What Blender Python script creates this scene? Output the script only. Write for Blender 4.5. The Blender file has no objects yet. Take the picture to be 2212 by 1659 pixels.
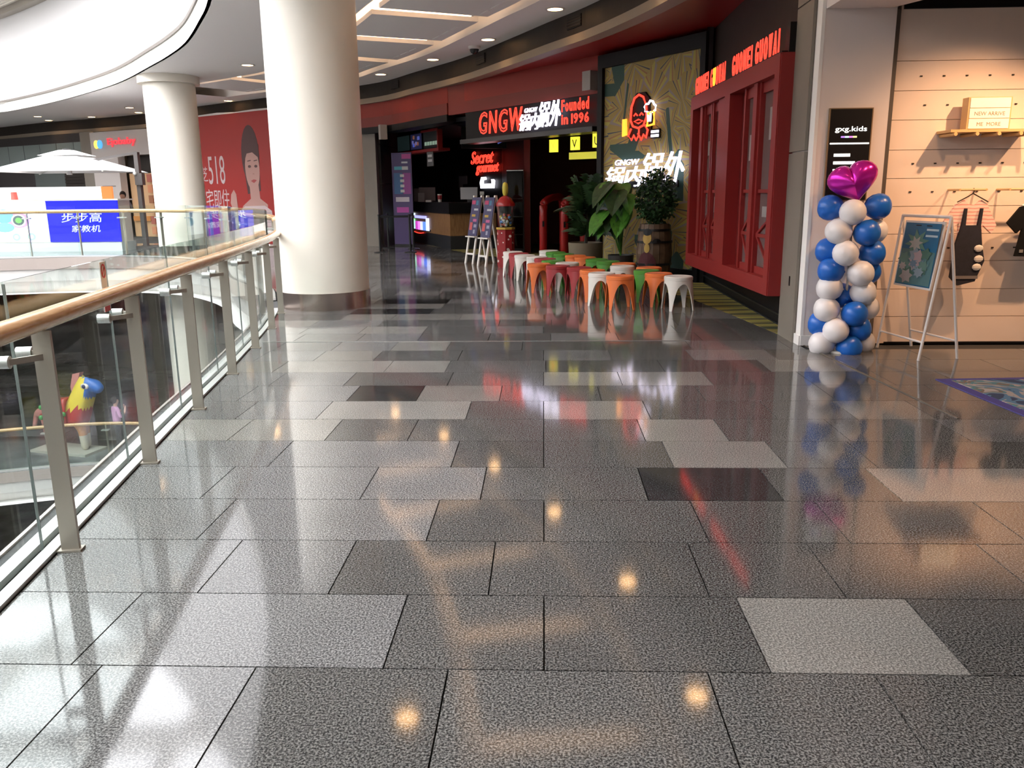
import bpy, bmesh, math, random
from mathutils import Vector, Matrix, geometry
random.seed(11)
S = bpy.context.scene
C = S.collection
PI = math.pi

# ------------------------------------------------------------------ camera
cd = bpy.data.cameras.new('camera'); cam = bpy.data.objects.new('camera', cd); C.objects.link(cam)
cd.sensor_width = 36.0; cd.lens = 1780.0 / 2212.0 * 36.0; cd.clip_start = 0.05; cd.clip_end = 300
_R = Vector((0.99924, 0.03700, -0.01010)); _U = Vector((0.00105, 0.22605, 0.97411)); _B = Vector((0.0383, -0.9734, 0.2259))
_B.normalize(); _R = (_R - _B * _R.dot(_B)).normalized(); _U = _B.cross(_R)
cam.matrix_world = Matrix(((_R.x, _U.x, _B.x, 0), (_R.y, _U.y, _B.y, 0), (_R.z, _U.z, _B.z, 1.55), (0, 0, 0, 1)))
S.camera = cam
# ------------------------------------------------------------------ sky and exposure
w = bpy.data.worlds.new('sky'); S.world = w; w.use_nodes = True
_bg = w.node_tree.nodes['Background']; _bg.inputs[0].default_value = (0.965, 0.965, 1.0, 1); _bg.inputs[1].default_value = 11.0
S.view_settings.view_transform = 'Standard'; S.view_settings.look = 'None'
S.view_settings.exposure = 0.05; S.view_settings.gamma = 1.0; S.view_settings.use_curve_mapping = False

# ------------------------------------------------------------------ materials
MATS = {}
def mat(name, col=(.5, .5, .5), rough=.5, metal=0., emit=0., spec=.5, noise=0., nscale=8., ecol=None, bump=0., coat=0.):
    if name in MATS: return MATS[name]
    m = bpy.data.materials.new(name); m.use_nodes = True; MATS[name] = m
    nt = m.node_tree; b = nt.nodes['Principled BSDF']
    b.inputs['Base Color'].default_value = (*col, 1); b.inputs['Roughness'].default_value = rough
    b.inputs['Metallic'].default_value = metal; b.inputs['Specular IOR Level'].default_value = spec
    if coat: b.inputs['Coat Weight'].default_value = coat; b.inputs['Coat Roughness'].default_value = .05
    if emit:
        b.inputs['Emission Color'].default_value = (*(ecol or col), 1); b.inputs['Emission Strength'].default_value = emit
    if noise or bump:
        tc = nt.nodes.new('ShaderNodeNewGeometry'); n = nt.nodes.new('ShaderNodeTexNoise')
        n.inputs['Scale'].default_value = nscale; n.inputs['Detail'].default_value = 4
        nt.links.new(tc.outputs['Position'], n.inputs['Vector'])
        if noise:
            r = nt.nodes.new('ShaderNodeValToRGB')
            r.color_ramp.elements[0].position = .3; r.color_ramp.elements[1].position = .7
            r.color_ramp.elements[0].color = (*[c * (1 - noise) for c in col], 1)
            r.color_ramp.elements[1].color = (*[min(1, c * (1 + noise)) for c in col], 1)
            nt.links.new(n.outputs['Fac'], r.inputs['Fac']); nt.links.new(r.outputs['Color'], b.inputs['Base Color'])
        if bump:
            bp = nt.nodes.new('ShaderNodeBump'); bp.inputs['Strength'].default_value = bump; bp.inputs['Distance'].default_value = .01
            nt.links.new(n.outputs['Fac'], bp.inputs['Height']); nt.links.new(bp.outputs['Normal'], b.inputs['Normal'])
    return m
def granite(name, lo, hi):
    m = mat(name, lo, .075)
    nt = m.node_tree; b = nt.nodes['Principled BSDF']; L = nt.links
    g = nt.nodes.new('ShaderNodeNewGeometry'); n1 = nt.nodes.new('ShaderNodeTexNoise'); n1.inputs['Scale'].default_value = 135; n1.inputs['Detail'].default_value = 3
    n1.inputs['Roughness'].default_value = .7
    n2 = nt.nodes.new('ShaderNodeTexNoise'); n2.inputs['Scale'].default_value = 2.2
    oi = nt.nodes.new('ShaderNodeObjectInfo'); r = nt.nodes.new('ShaderNodeValToRGB')
    e = r.color_ramp.elements; e[0].position = .42; e[0].color = (*lo, 1); e[1].position = .61; e[1].color = (*hi, 1)
    mid = e.new(.51); mid.color = (*[(a * .6 + c * .4) for a, c in zip(lo, hi)], 1)
    L.new(g.outputs['Position'], n1.inputs['Vector']); L.new(g.outputs['Position'], n2.inputs['Vector']); L.new(n1.outputs['Fac'], r.inputs['Fac'])
    mr = nt.nodes.new('ShaderNodeMapRange'); mr.inputs['To Min'].default_value = .86; mr.inputs['To Max'].default_value = 1.16
    L.new(oi.outputs['Random'], mr.inputs['Value'])
    mr2 = nt.nodes.new('ShaderNodeMapRange'); mr2.inputs['To Min'].default_value = .85; mr2.inputs['To Max'].default_value = 1.15
    L.new(n2.outputs['Fac'], mr2.inputs['Value'])
    mu = nt.nodes.new('ShaderNodeMath'); mu.operation = 'MULTIPLY'; L.new(mr.outputs[0], mu.inputs[0]); L.new(mr2.outputs[0], mu.inputs[1])
    vm = nt.nodes.new('ShaderNodeVectorMath'); vm.operation = 'SCALE'
    L.new(r.outputs['Color'], vm.inputs[0]); L.new(mu.outputs[0], vm.inputs['Scale']); L.new(vm.outputs[0], b.inputs['Base Color'])
    return m
def glass(name, tint=(.93, .975, .96), ior=1.45):
    if name in MATS: return MATS[name]
    m = bpy.data.materials.new(name); m.use_nodes = True; MATS[name] = m; nt = m.node_tree; nt.nodes.clear(); L = nt.links
    o = nt.nodes.new('ShaderNodeOutputMaterial'); mx = nt.nodes.new('ShaderNodeMixShader'); t = nt.nodes.new('ShaderNodeBsdfTransparent')
    gl = nt.nodes.new('ShaderNodeBsdfGlossy'); gl.inputs['Roughness'].default_value = .0; 
    g_ = nt.nodes.new('ShaderNodeNewGeometry'); dt = nt.nodes.new('ShaderNodeVectorMath'); dt.operation = 'DOT_PRODUCT'; L.new(g_.outputs['Incoming'], dt.inputs[0]); L.new(g_.outputs['Normal'], dt.inputs[1])
    def mth(op, a_, b_=None):
        n_ = nt.nodes.new('ShaderNodeMath'); n_.operation = op
        for i_, v_ in enumerate((a_, b_)):
            if v_ is None: continue
            if isinstance(v_, (int, float)): n_.inputs[i_].default_value = v_
            else: L.new(v_, n_.inputs[i_])
        return n_.outputs[0]
    r0 = ((ior - 1) / (ior + 1)) ** 2          # Schlick reflectance, same from both sides of the thin pane
    f = mth('ADD', mth('MULTIPLY', mth('POWER', mth('SUBTRACT', 1., mth('ABSOLUTE', dt.outputs['Value'])), 5.), 1 - r0), r0)
    t.inputs[0].default_value = (*tint, 1)
    L.new(f, mx.inputs[0]); L.new(t.outputs[0], mx.inputs[1]); L.new(gl.outputs[0], mx.inputs[2]); L.new(mx.outputs[0], o.inputs[0])
    return m
def wood(name, a, b_, rough=.3, axis_scale=(1, 12, 12), coat=0.):
    m = mat(name, a, rough, coat=coat); nt = m.node_tree; b = nt.nodes['Principled BSDF']; L = nt.links
    g = nt.nodes.new('ShaderNodeNewGeometry'); mp = nt.nodes.new('ShaderNodeMapping'); mp.inputs['Scale'].default_value = axis_scale
    n = nt.nodes.new('ShaderNodeTexNoise'); n.inputs['Scale'].default_value = 4; n.inputs['Detail'].default_value = 5; n.inputs['Distortion'].default_value = .6
    r = nt.nodes.new('ShaderNodeValToRGB'); r.color_ramp.elements[0].color = (*a, 1); r.color_ramp.elements[1].color = (*b_, 1)
    r.color_ramp.elements[0].position = .35; r.color_ramp.elements[1].position = .65
    L.new(g.outputs['Position'], mp.inputs['Vector']); L.new(mp.outputs[0], n.inputs['Vector']); L.new(n.outputs['Fac'], r.inputs[0]); L.new(r.outputs[0], b.inputs['Base Color'])
    return m
def glow(name, col, s): return mat(name, tuple(min(1., c) * .6 for c in col), .5, emit=s, ecol=col)

M_dark = granite('granite_dark', (.018, .018, .018), (.215, .21, .20))
M_mid = granite('granite_mid', (.045, .045, .046), (.31, .305, .30))
M_light = granite('granite_light', (.10, .096, .088), (.34, .325, .30))
M_black = granite('granite_black', (.012, .012, .013), (.07, .07, .07))
M_grout = mat('grout', (.03, .03, .03), .8)
M_white = mat('white_paint', (.8, .78, .75), .6, noise=.03, nscale=3)
M_ceil = mat('ceiling_paint', (.88, .86, .84), .7)
M_cream = mat('cream_paint', (.82, .78, .68), .35, noise=.02, nscale=2)
M_steel = mat('brushed_steel', (.42, .375, .32), .36, .45)
M_steel2 = mat('bright_steel', (.72, .72, .70), .25, .9)
M_alu = mat('satin_aluminium', (.60, .60, .58), .35, .5)
M_oak = wood('oak_handrail', (.52, .29, .13), (.62, .38, .19), .22, (14, 1.5, 14), coat=.4)
M_glass = glass('balustrade_glass')
M_glass2 = glass('shop_glass', (.9, .93, .93), 1.5)
M_gedge = mat('glass_edge', (.22, .25, .24), .2)
M_taupe = mat('taupe_panel', (.20, .175, .145), .45, noise=.04, nscale=3)
M_brown = mat('dark_brown_panel', (.030, .024, .020), .55, spec=.25, noise=.1, nscale=5)
M_beige = mat('beige_trim', (.30, .25, .19), .5)
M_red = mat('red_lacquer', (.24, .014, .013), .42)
M_redw = mat('red_wall', (.30, .022, .014), .55)
M_reddk = mat('dark_red_wall', (.11, .008, .008), .6)
M_blk = mat('black_panel', (.007, .007, .008), .45, spec=.2)
M_blkm = mat('black_metal', (.02, .02, .021), .35, .3)
M_neonr = glow('red_neon', (1., .045, .025), 2.2)
M_neono = glow('orange_neon', (1., .35, .03), 2.2)
M_neonw = glow('white_neon', (.86, .80, 1.), 2.6)
M_yel = glow('yellow_light_box', (.95, .85, .06), 1.1)
M_warm = glow('warm_lamp', (1., .74, .42), 9.)
M_cove = glow('cove_tube', (1., .66, .40), 8.)
M_wood = wood('counter_wood', (.20, .095, .035), (.30, .16, .065), .5, (10, 10, 1.2))
M_plast_w = mat('white_plastic', (.70, .66, .60), .35)
M_plast_o = mat('orange_plastic', (.72, .17, .04), .35)
M_plast_r = mat('red_plastic', (.33, .03, .035), .35)
M_plast_g = mat('green_plastic', (.07, .26, .03), .35)
M_leaf1 = mat('dark_leaf', (.02, .055, .015), .5, noise=.4, nscale=12)
M_leaf2 = mat('bright_leaf', (.06, .20, .02), .4, noise=.3, nscale=12)
M_leaf3 = mat('bush_leaf', (.022, .075, .022), .5, noise=.4, nscale=12)
M_shopw = mat('shop_wall_paint', (.80, .66, .56), .6, noise=.02, nscale=3)
M_pil = mat('pillar_paint', (.74, .66, .62), .55)
M_bal_b = mat('blue_balloon', (.012, .13, .55), .3)
M_bal_w = mat('white_balloon', (.80, .76, .76), .35)
M_foil = mat('magenta_foil', (.62, .015, .42), .2, .6)

# ------------------------------------------------------------------ mesh helpers
MX = {}
class MB:
    def __init__(s): s.v = []; s.f = []; s.mi = []; s.cur = 0
    def add(s, vs, fs):
        o = len(s.v); s.v += [Vector(v) for v in vs]; s.f += [tuple(i + o for i in f) for f in fs]; s.mi += [s.cur] * len(fs); return s
    def box(s, c, d, rz=0., rx=0., ry=0.):
        h = [x / 2 for x in d]; R = Matrix.Rotation(rz, 3, 'Z') @ Matrix.Rotation(ry, 3, 'Y') @ Matrix.Rotation(rx, 3, 'X')
        vs = [R @ Vector((x * h[0], y * h[1], z * h[2])) + Vector(c) for x in (-1, 1) for y in (-1, 1) for z in (-1, 1)]
        return s.add(vs, [(0, 1, 3, 2), (4, 6, 7, 5), (0, 4, 5, 1), (2, 3, 7, 6), (0, 2, 6, 4), (1, 5, 7, 3)])
    def bar(s, a, b, w, t, up=(0, 0, 1)):
        a = Vector(a); b = Vector(b); d = (b - a).normalized(); u = Vector(up)
        x = d.cross(u)
        if x.length < 1e-4: x = d.cross(Vector((0, 1, 0)))
        x.normalize(); y = x.cross(d)
        vs = [p + x * (i * w / 2) + y * (j * t / 2) for p in (a, b) for i, j in ((-1, -1), (1, -1), (1, 1), (-1, 1))]
        return s.add(vs, [(0, 3, 2, 1), (4, 5, 6, 7), (0, 1, 5, 4), (1, 2, 6, 5), (2, 3, 7, 6), (3, 0, 4, 7)])
    def prism(s, poly, z0, z1):
        n = len(poly); area = sum(poly[i][0] * poly[(i + 1) % n][1] - poly[(i + 1) % n][0] * poly[i][1] for i in range(n))
        if area < 0: poly = poly[::-1]
        vs = [(p[0], p[1], z0) for p in poly] + [(p[0], p[1], z1) for p in poly]
        tris = geometry.tessellate_polygon([[Vector((p[0], p[1], 0)) for p in poly]]) if n > 4 else [tuple(range(n))]
        fs = []
        for t in tris:
            t = tuple(t)
            a = sum(poly[t[i]][0] * poly[t[(i + 1) % len(t)]][1] - poly[t[(i + 1) % len(t)]][0] * poly[t[i]][1] for i in range(len(t)))
            if a < 0: t = t[::-1]
            fs.append(tuple(i + n for i in t)); fs.append(t[::-1])
        fs += [(i, (i + 1) % n, (i + 1) % n + n, i + n) for i in range(n)]
        return s.add(vs, fs)
    def tube(s, path, r, n=8, closed=False, sq=1.0):
        P = [Vector(p) for p in path]; k = len(P); vs = []; fs = []
        rs = r if isinstance(r, (list, tuple)) else [r] * k
        for i in range(k):
            a = P[(i - 1) % k] if (i > 0 or closed) else P[i]; b = P[(i + 1) % k] if (i < k - 1 or closed) else P[i]
            d = (b - a).normalized(); u = Vector((0, 0, 1)) if abs(d.z) < .95 else Vector((0, 1, 0))
            x = d.cross(u).normalized(); y = x.cross(d)
            vs += [P[i] + (x * math.cos(t) + y * math.sin(t) * sq) * rs[i] for t in [2 * PI * j / n for j in range(n)]]
        for i in range(k if closed else k - 1):
            j = (i + 1) % k
            fs += [(i * n + q, i * n + (q + 1) % n, j * n + (q + 1) % n, j * n + q) for q in range(n)]
        if not closed: fs += [tuple(range(n))[::-1], tuple((k - 1) * n + q for q in range(n))]
        return s.add(vs, fs)
    def lathe(s, prof, n=24, c=(0, 0, 0), caps=True):
        c = Vector(c); vs = []; fs = []; k = len(prof)
        for r, z in prof: vs += [c + Vector((r * math.cos(2 * PI * j / n), r * math.sin(2 * PI * j / n), z)) for j in range(n)]
        for i in range(k - 1): fs += [(i * n + q, i * n + (q + 1) % n, (i + 1) * n + (q + 1) % n, (i + 1) * n + q) for q in range(n)]
        if caps: fs += [tuple(range(n))[::-1], tuple((k - 1) * n + q for q in range(n))]
        return s.add(vs, fs)
    def ball(s, c, r, n=14, m=9):
        rx, ry, rz = r if isinstance(r, (tuple, list)) else (r, r, r); c = Vector(c)
        vs = [c + Vector((0, 0, -rz))]
        for i in range(1, m):
            a = -PI / 2 + PI * i / m
            vs += [c + Vector((rx * math.cos(a) * math.cos(2 * PI * j / n), ry * math.cos(a) * math.sin(2 * PI * j / n), rz * math.sin(a))) for j in range(n)]
        vs.append(c + Vector((0, 0, rz))); t = len(vs) - 1
        fs = [(0, 1 + (j + 1) % n, 1 + j) for j in range(n)]
        for i in range(m - 2): fs += [(1 + i * n + j, 1 + i * n + (j + 1) % n, 1 + (i + 1) * n + (j + 1) % n, 1 + (i + 1) * n + j) for j in range(n)]
        fs += [(t, 1 + (m - 2) * n + j, 1 + (m - 2) * n + (j + 1) % n) for j in range(n)]
        return s.add(vs, fs)
    def strip(s, A, B):          # ribbon between two equally long polylines
        n = len(A); return s.add(list(A) + list(B), [(i, i + 1, n + i + 1, n + i) for i in range(n - 1)])
    def sweep(s, path, prof):    # closed section prof [(offset to the left, z)] swept along a flat path, mitred
        P = [Vector((p[0], p[1])) for p in path]; k = len(P); m = len(prof); vs = []
        for i in range(k):
            nn = normal2(P, i); vs += [(P[i].x + nn.x * o, P[i].y + nn.y * o, z) for o, z in prof]
        fs = []
        for i in range(k - 1): fs += [(i * m + q, i * m + (q + 1) % m, (i + 1) * m + (q + 1) % m, (i + 1) * m + q) for q in range(m)]
        fs += [tuple(range(m))[::-1], tuple((k - 1) * m + q for q in range(m))]
        return s.add(vs, fs)
    def fpoly(s, fr, pts, d0, d1):   # polygon in a vertical frame, extruded along its normal
        n = len(pts); vs = [fr(u, v, d0) for u, v in pts] + [fr(u, v, d1) for u, v in pts]
        tris = [tuple(t) for t in geometry.tessellate_polygon([[Vector((u, v, 0)) for u, v in pts]])] if n > 4 else [tuple(range(n))]
        fs = [t for t in tris] + [tuple(i + n for i in t[::-1]) for t in tris] + [(i, (i + 1) % n, (i + 1) % n + n, i + n) for i in range(n)]
        return s.add(vs, fs)
    def build(s, name, m, parent=None, smooth=False, local=False, recalc=True):
        me = bpy.data.meshes.new(name); vs = s.v
        if parent is not None and not local:
            inv = MX[parent.name].inverted(); vs = [inv @ v for v in vs]
        me.from_pydata([tuple(v) for v in vs], [], s.f)
        for q in (m if isinstance(m, (list, tuple)) else [m]): me.materials.append(q)
        if isinstance(m, (list, tuple)):
            for p, i in zip(me.polygons, s.mi): p.material_index = i
        if recalc:
            b = bmesh.new(); b.from_mesh(me); bmesh.ops.recalc_face_normals(b, faces=b.faces[:]); b.to_mesh(me); b.free()
        if smooth: me.shade_smooth() if smooth is True else None
        if smooth and smooth is not True:
            me.shade_smooth()
            try: me.set_sharp_from_angle(angle=smooth)
            except Exception: pass
        o = bpy.data.objects.new(name, me); C.objects.link(o)
        if parent is not None: o.parent = parent; MX[o.name] = MX[parent.name].copy()
        else: MX[o.name] = Matrix.Identity(4)
        return o
def normal2(P, i):
    a = P[max(0, i - 1)]; b = P[min(len(P) - 1, i + 1)]; d = (b - a)
    d.normalize(); return Vector((-d.y, d.x))
def offset2(path, o):
    P = [Vector((p[0], p[1])) for p in path]; return [tuple(P[i] + normal2(P, i) * o) for i in range(len(P))]
def spline(pts, n=6):
    P = [Vector(p) for p in pts]; out = []
    for i in range(len(P) - 1):
        p0 = P[max(0, i - 1)]; p1 = P[i]; p2 = P[i + 1]; p3 = P[min(len(P) - 1, i + 2)]
        for j in range(n):
            t = j / n
            out.append(.5 * ((2 * p1) + (p2 - p0) * t + (2 * p0 - 5 * p1 + 4 * p2 - p3) * t * t + (3 * p1 - p0 - 3 * p2 + p3) * t ** 3))
    out.append(P[-1]); return [tuple(p) for p in out]
def resample(path, step):
    P = [Vector(p) for p in path]; out = [P[0]]; acc = 0.
    for a, b in zip(P, P[1:]):
        L = (b - a).length; t = step - acc
        while t <= L: out.append(a + (b - a) * (t / L)); t += step
        acc = (acc + L) % step
    return out
def frame(o, ux):
    o = Vector(o); ux = Vector((ux[0], ux[1], 0)).normalized(); n = Vector((ux.y, -ux.x, 0))
    return lambda u, v, d=0.: o + ux * u + Vector((0, 0, v)) + n * d
def thing(name, label, cat, loc=(0, 0, 0), rz=0., group=None):
    o = bpy.data.objects.new(name, None); C.objects.link(o); o.empty_display_size = .1
    o.location = loc; o.rotation_euler = (0, 0, rz); MX[o.name] = Matrix.Translation(loc) @ Matrix.Rotation(rz, 4, 'Z')
    o['label'] = label; o['category'] = cat
    if group: o['group'] = group
    return o
def tag(o, label, cat, group=None):
    o['label'] = label; o['category'] = cat
    if group: o['group'] = group
    return o
def struct(o, label=None):
    o['kind'] = 'structure'
    if label: o['label'] = label
    return o
def dup(root, loc, rz, label=None, group=None, m=None):
    r = root.copy(); C.objects.link(r); r.location = loc; r.rotation_euler = (0, 0, rz)
    if label: r['label'] = label
    if group: r['group'] = group
    for ch in root.children:
        c = ch.copy(); C.objects.link(c); c.parent = r
        if m: c.material_slots[0].link = 'OBJECT'; c.material_slots[0].material = m
        for g in ch.children:
            d = g.copy(); C.objects.link(d); d.parent = c
    return r

# ------------------------------------------------------------------ lettering and skinned bodies, evaluated in one go
TXT = {}
def want(key, body, outline=0., shear=0., res=3, ex=0.):
    cu = bpy.data.curves.new('lettering', 'FONT'); cu.body = body; cu.size = 1; cu.resolution_u = res; cu.shear = shear
    if outline: cu.fill_mode = 'NONE'; cu.bevel_depth = outline; cu.bevel_resolution = 1
    else: cu.extrude = ex or .03
    o = bpy.data.objects.new('lettering', cu); C.objects.link(o); TXT[key] = o
for ch in 'GNW': want('o' + ch, ch, .024, .12)
for ch in set('GUONEIGUOWAI·'): want('n' + ch, ch, .032)
for ch in '锅内外': want('c' + ch, ch, 0, .28, 2)
want('gngw', 'GNGW', 0, .2, 2); [want('f' + ch, ch, .03) for ch in set('Foundedin1996')]
want('secret', 'Secret', .02, .35); want('gourmet', 'gourmet', .02, .35); want('guo', 'GUONEI', 0, 0, 2)
want('gxg', 'gxg.kids'); want('newarrive', 'NEW ARRIVE'); want('more', 'ME  MORE')
want('bbg', '步步高', 0, .1, 2); want('jjj', '家教机', 0, .15, 2); want('518', '518', 0, 0, 3); want('ji', '宅即住', 0, 0, 2); want('zhai', '芝', 0, 0, 2)
want('baby', 'Ejobaby'); want('V', 'V'); want('U', 'U'); want('X', '✕' if False else 'X'); want('A', 'A')
SK = {}
def want_skin(key, pts, edges, radii, root=0, sub=2):
    me = bpy.data.meshes.new('body'); me.from_pydata(pts, edges, []); o = bpy.data.objects.new('body', me); C.objects.link(o)
    md = o.modifiers.new('skin', 'SKIN'); md.use_smooth_shade = True
    for i, r in enumerate(radii):
        sv = me.skin_vertices[0].data[i]; sv.radius = (r, r) if not isinstance(r, tuple) else r; sv.use_root = (i == root)
    o.modifiers.new('sub', 'SUBSURF').levels = sub; SK[key] = o
_pp = [(0, 0, .92), (0, 0, 1.10), (0, .0, 1.28), (0, 0, 1.40), (0, -.01, 1.47), (0, -.03, 1.56), (0, -.03, 1.64),
       (.10, 0, .88), (.11, -.02, .48), (.11, .02, .09), (.11, -.10, .04), (-.10, 0, .88), (-.11, .0, .48), (-.11, .03, .09), (-.11, -.09, .04),
       (.17, 0, 1.36), (.25, -.02, 1.12), (.13, -.20, 1.24), (.07, -.25, 1.36), (.05, -.27, 1.43),
       (-.17, 0, 1.36), (-.25, -.02, 1.12), (-.13, -.20, 1.22), (-.06, -.25, 1.33), (-.04, -.27, 1.40)]
_pe = [(0, 1), (1, 2), (2, 3), (3, 4), (4, 5), (5, 6), (0, 7), (7, 8), (8, 9), (9, 10), (0, 11), (11, 12), (12, 13), (13, 14),
       (2, 15), (15, 16), (16, 17), (17, 18), (18, 19), (2, 20), (20, 21), (21, 22), (22, 23), (23, 24)]
_pr = [(.14, .11), (.13, .10), (.15, .11), (.07, .06), .05, (.085, .10), (.07, .085), .085, .06, .045, .035, .085, .06, .045, .035,
       .06, .045, .035, .032, .022, .06, .045, .035, .032, .022]
want_skin('person', _pp, _pe, _pr)
_hp = [(0, 0, 1.0), (.45, 0, 1.02), (-.40, 0, 1.0), (.62, 0, 1.28), (.72, 0, 1.62), (.98, 0, 1.70), (1.22, 0, 1.52), (.52, 0, .55), (.55, 0, .05), (-.50, 0, .55), (-.48, 0, .05), (.44, .18, .5), (.44, .18, .05), (-.44, .18, .5), (-.44, .18, .05), (-.78, 0, .85), (-.9, 0, .5), (.74, 0, 1.86)]
_he = [(0, 1), (0, 2), (1, 3), (3, 4), (4, 5), (5, 6), (1, 7), (7, 8), (2, 9), (9, 10), (1, 11), (11, 12), (2, 13), (13, 14), (2, 15), (15, 16), (4, 17)]
_hr = [.30, .28, .30, .24, .24, .19, .11, .10, .09, .11, .09, .10, .09, .11, .09, .06, .05, .07]
want_skin('horse', _hp, _he, _hr)
bpy.context.view_layer.update(); _dg = bpy.context.evaluated_depsgraph_get()
def _grab(d):
    for k, o in list(d.items()):
        me = bpy.data.meshes.new_from_object(o.evaluated_get(_dg)); d[k] = ([v.co.copy() for v in me.vertices], [tuple(p.vertices) for p in me.polygons])
        data = o.data; bpy.data.meshes.remove(me); bpy.data.objects.remove(o)
        (bpy.data.curves if isinstance(data, bpy.types.Curve) else bpy.data.meshes).remove(data)
_grab(TXT); _grab(SK)
def letters(name, key, fr, u, v, wd, ht, m, parent, d=.02, th=.02):
    vs, fs = TXT[key]; x0 = min(p.x for p in vs); x1 = max(p.x for p in vs); y0 = min(p.y for p in vs); y1 = max(p.y for p in vs)
    z0 = min(p.z for p in vs); z1 = max(p.z for p in vs)
    b = MB(); b.add([fr(u + (p.x - x0) / max(1e-6, x1 - x0) * wd, v + (p.y - y0) / max(1e-6, y1 - y0) * ht, d + (p.z - z0) / max(1e-6, z1 - z0) * th) for p in vs], fs)
    return b.build(name, m, parent)

# ================================================================== SETTING
# guide lines of the place (metres, plan view)
POSTS = [(-1.60, -.40), (-1.75, .87), (-1.93, 2.13), (-2.129, 3.376), (-2.347, 4.604), (-2.57, 5.857), (-2.771, 7.083), (-2.996, 8.345), (-3.235, 9.611), (-3.527, 10.90)]
NEAR = spline([(-1.45, -1.6)] + POSTS + [(-3.66, 11.35)], 5)
FARL = spline([(-3.98, 12.35), (-4.6, 14), (-5.8, 16), (-6.8, 18.2), (-8.0, 20), (-9.4, 21.3), (-11.5, 22), (-14, 21.6), (-17, 20), (-20, 16)], 5)
BACKL = spline([(-20, 16), (-21.2, 8), (-18, 0), (-12, -5.8), (-6, -6.4), (-2.4, -5), (-1.45, -1.6)], 5)
EDGE = NEAR + FARL + BACKL[1:-1]
VOID = offset2(EDGE + [EDGE[0]], .30)[:-1]
F = spline([(2.75, -10), (2.75, 0), (2.72, 5), (2.45, 9), (1.72, 12.48), (.9, 14.9), (.06, 16.62), (-.71, 18.22), (-1.9, 20.55), (-3.31, 22.65), (-4.65, 24.6), (-6.7, 26.3), (-9.06, 27.95), (-12.3, 30.3), (-15.63, 32.84), (-18.24, 34.28), (-20.98, 35.65), (-24.44, 37.86), (-28, 40)], 5)
I_EDGE = spline([(-2.3, -8), (-2.3, 0), (-2.6, 4), (-3.3, 8), (-4.3, 11.6), (-5.44, 14.25), (-6.25, 15.85), (-7.42, 17.97), (-8.56, 19.64), (-9.71, 21.15), (-11.02, 22.85), (-12.3, 24.35), (-14.18, 26.26), (-16.15, 28.12), (-18.15, 29.83), (-20.21, 31.42), (-23, 33.2), (-27, 33), (-31, 27), (-31, 4), (-25, -7), (-14, -10), (-5, -10)], 4)
OUT = [(-40, -14), (9, -14), (9, 47), (-40, 47)]
def holed(z, outer, hole, flip=False):
    tr = geometry.tessellate_polygon([[Vector((p[0], p[1], 0)) for p in outer], [Vector((p[0], p[1], 0)) for p in hole]])
    b = MB(); b.add([(p[0], p[1], z) for p in outer + hole], [tuple(t) for t in tr]); return b
def curb_x(y):
    P = NEAR + FARL
    for a, c in zip(P, P[1:]):
        if a[1] <= y <= c[1] and c[1] > a[1]: return a[0] + (c[0] - a[0]) * (y - a[1]) / (c[1] - a[1]) - .05
    return None
def inside(p, poly):
    r = False; n = len(poly)
    for i in range(n):
        a = poly[i]; b = poly[(i + 1) % n]
        if (a[1] > p[1]) != (b[1] > p[1]) and p[0] < (b[0] - a[0]) * (p[1] - a[1]) / (b[1] - a[1]) + a[0]: r = not r
    return r

# ---- floors
floor = struct(holed(-.015, OUT, VOID).build('floor', M_grout), 'polished grey granite tile floor of the mall gallery')
fl1 = struct(holed(-5.8, OUT, VOID).build('floor', mat('lower_floor', (.17, .17, .17), .2, noise=.35, nscale=1.1)), 'dark grey floor of the level below')
low = MB().box((-15, 16, -11.65), (60, 70, .1)); struct(low.build('floor', mat('lowest_floor', (.22, .22, .22), .25, noise=.5, nscale=.8)), 'dark floor at the bottom of the atrium')
struct(MB().prism([(-39.8, -13.8), (-21.6, -13.8), (-21.6, 20), (-26.2, 23), (-26.2, 46.8), (-39.8, 46.8)], -.014, -.001).build('floor', M_light), 'unseen pale floor added to bounce light on the opposite side of the atrium')  # unseen pale slab added to bounce light up to the ceiling
struct(MB().prism([(-21.5, -13.8), (8.8, -13.8), (8.8, -7.0), (-21.5, -7.0)], -.014, -.001).build('floor', M_light), 'unseen pale floor added to bounce light behind the atrium end')  # second unseen slab, added for its bounce light
# lighter tile bands of the level below
b = MB()
for k in range(26):
    x = random.uniform(-30, -8); y = random.uniform(22, 40)
    if not inside((x, y), VOID): b.box((x, y, -5.594), (random.uniform(1.2, 3), .6, .012))
o = b.build('tile', mat('lower_tile', (.19, .19, .19), .2), fl1); o['kind'] = 'stuff'
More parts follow.
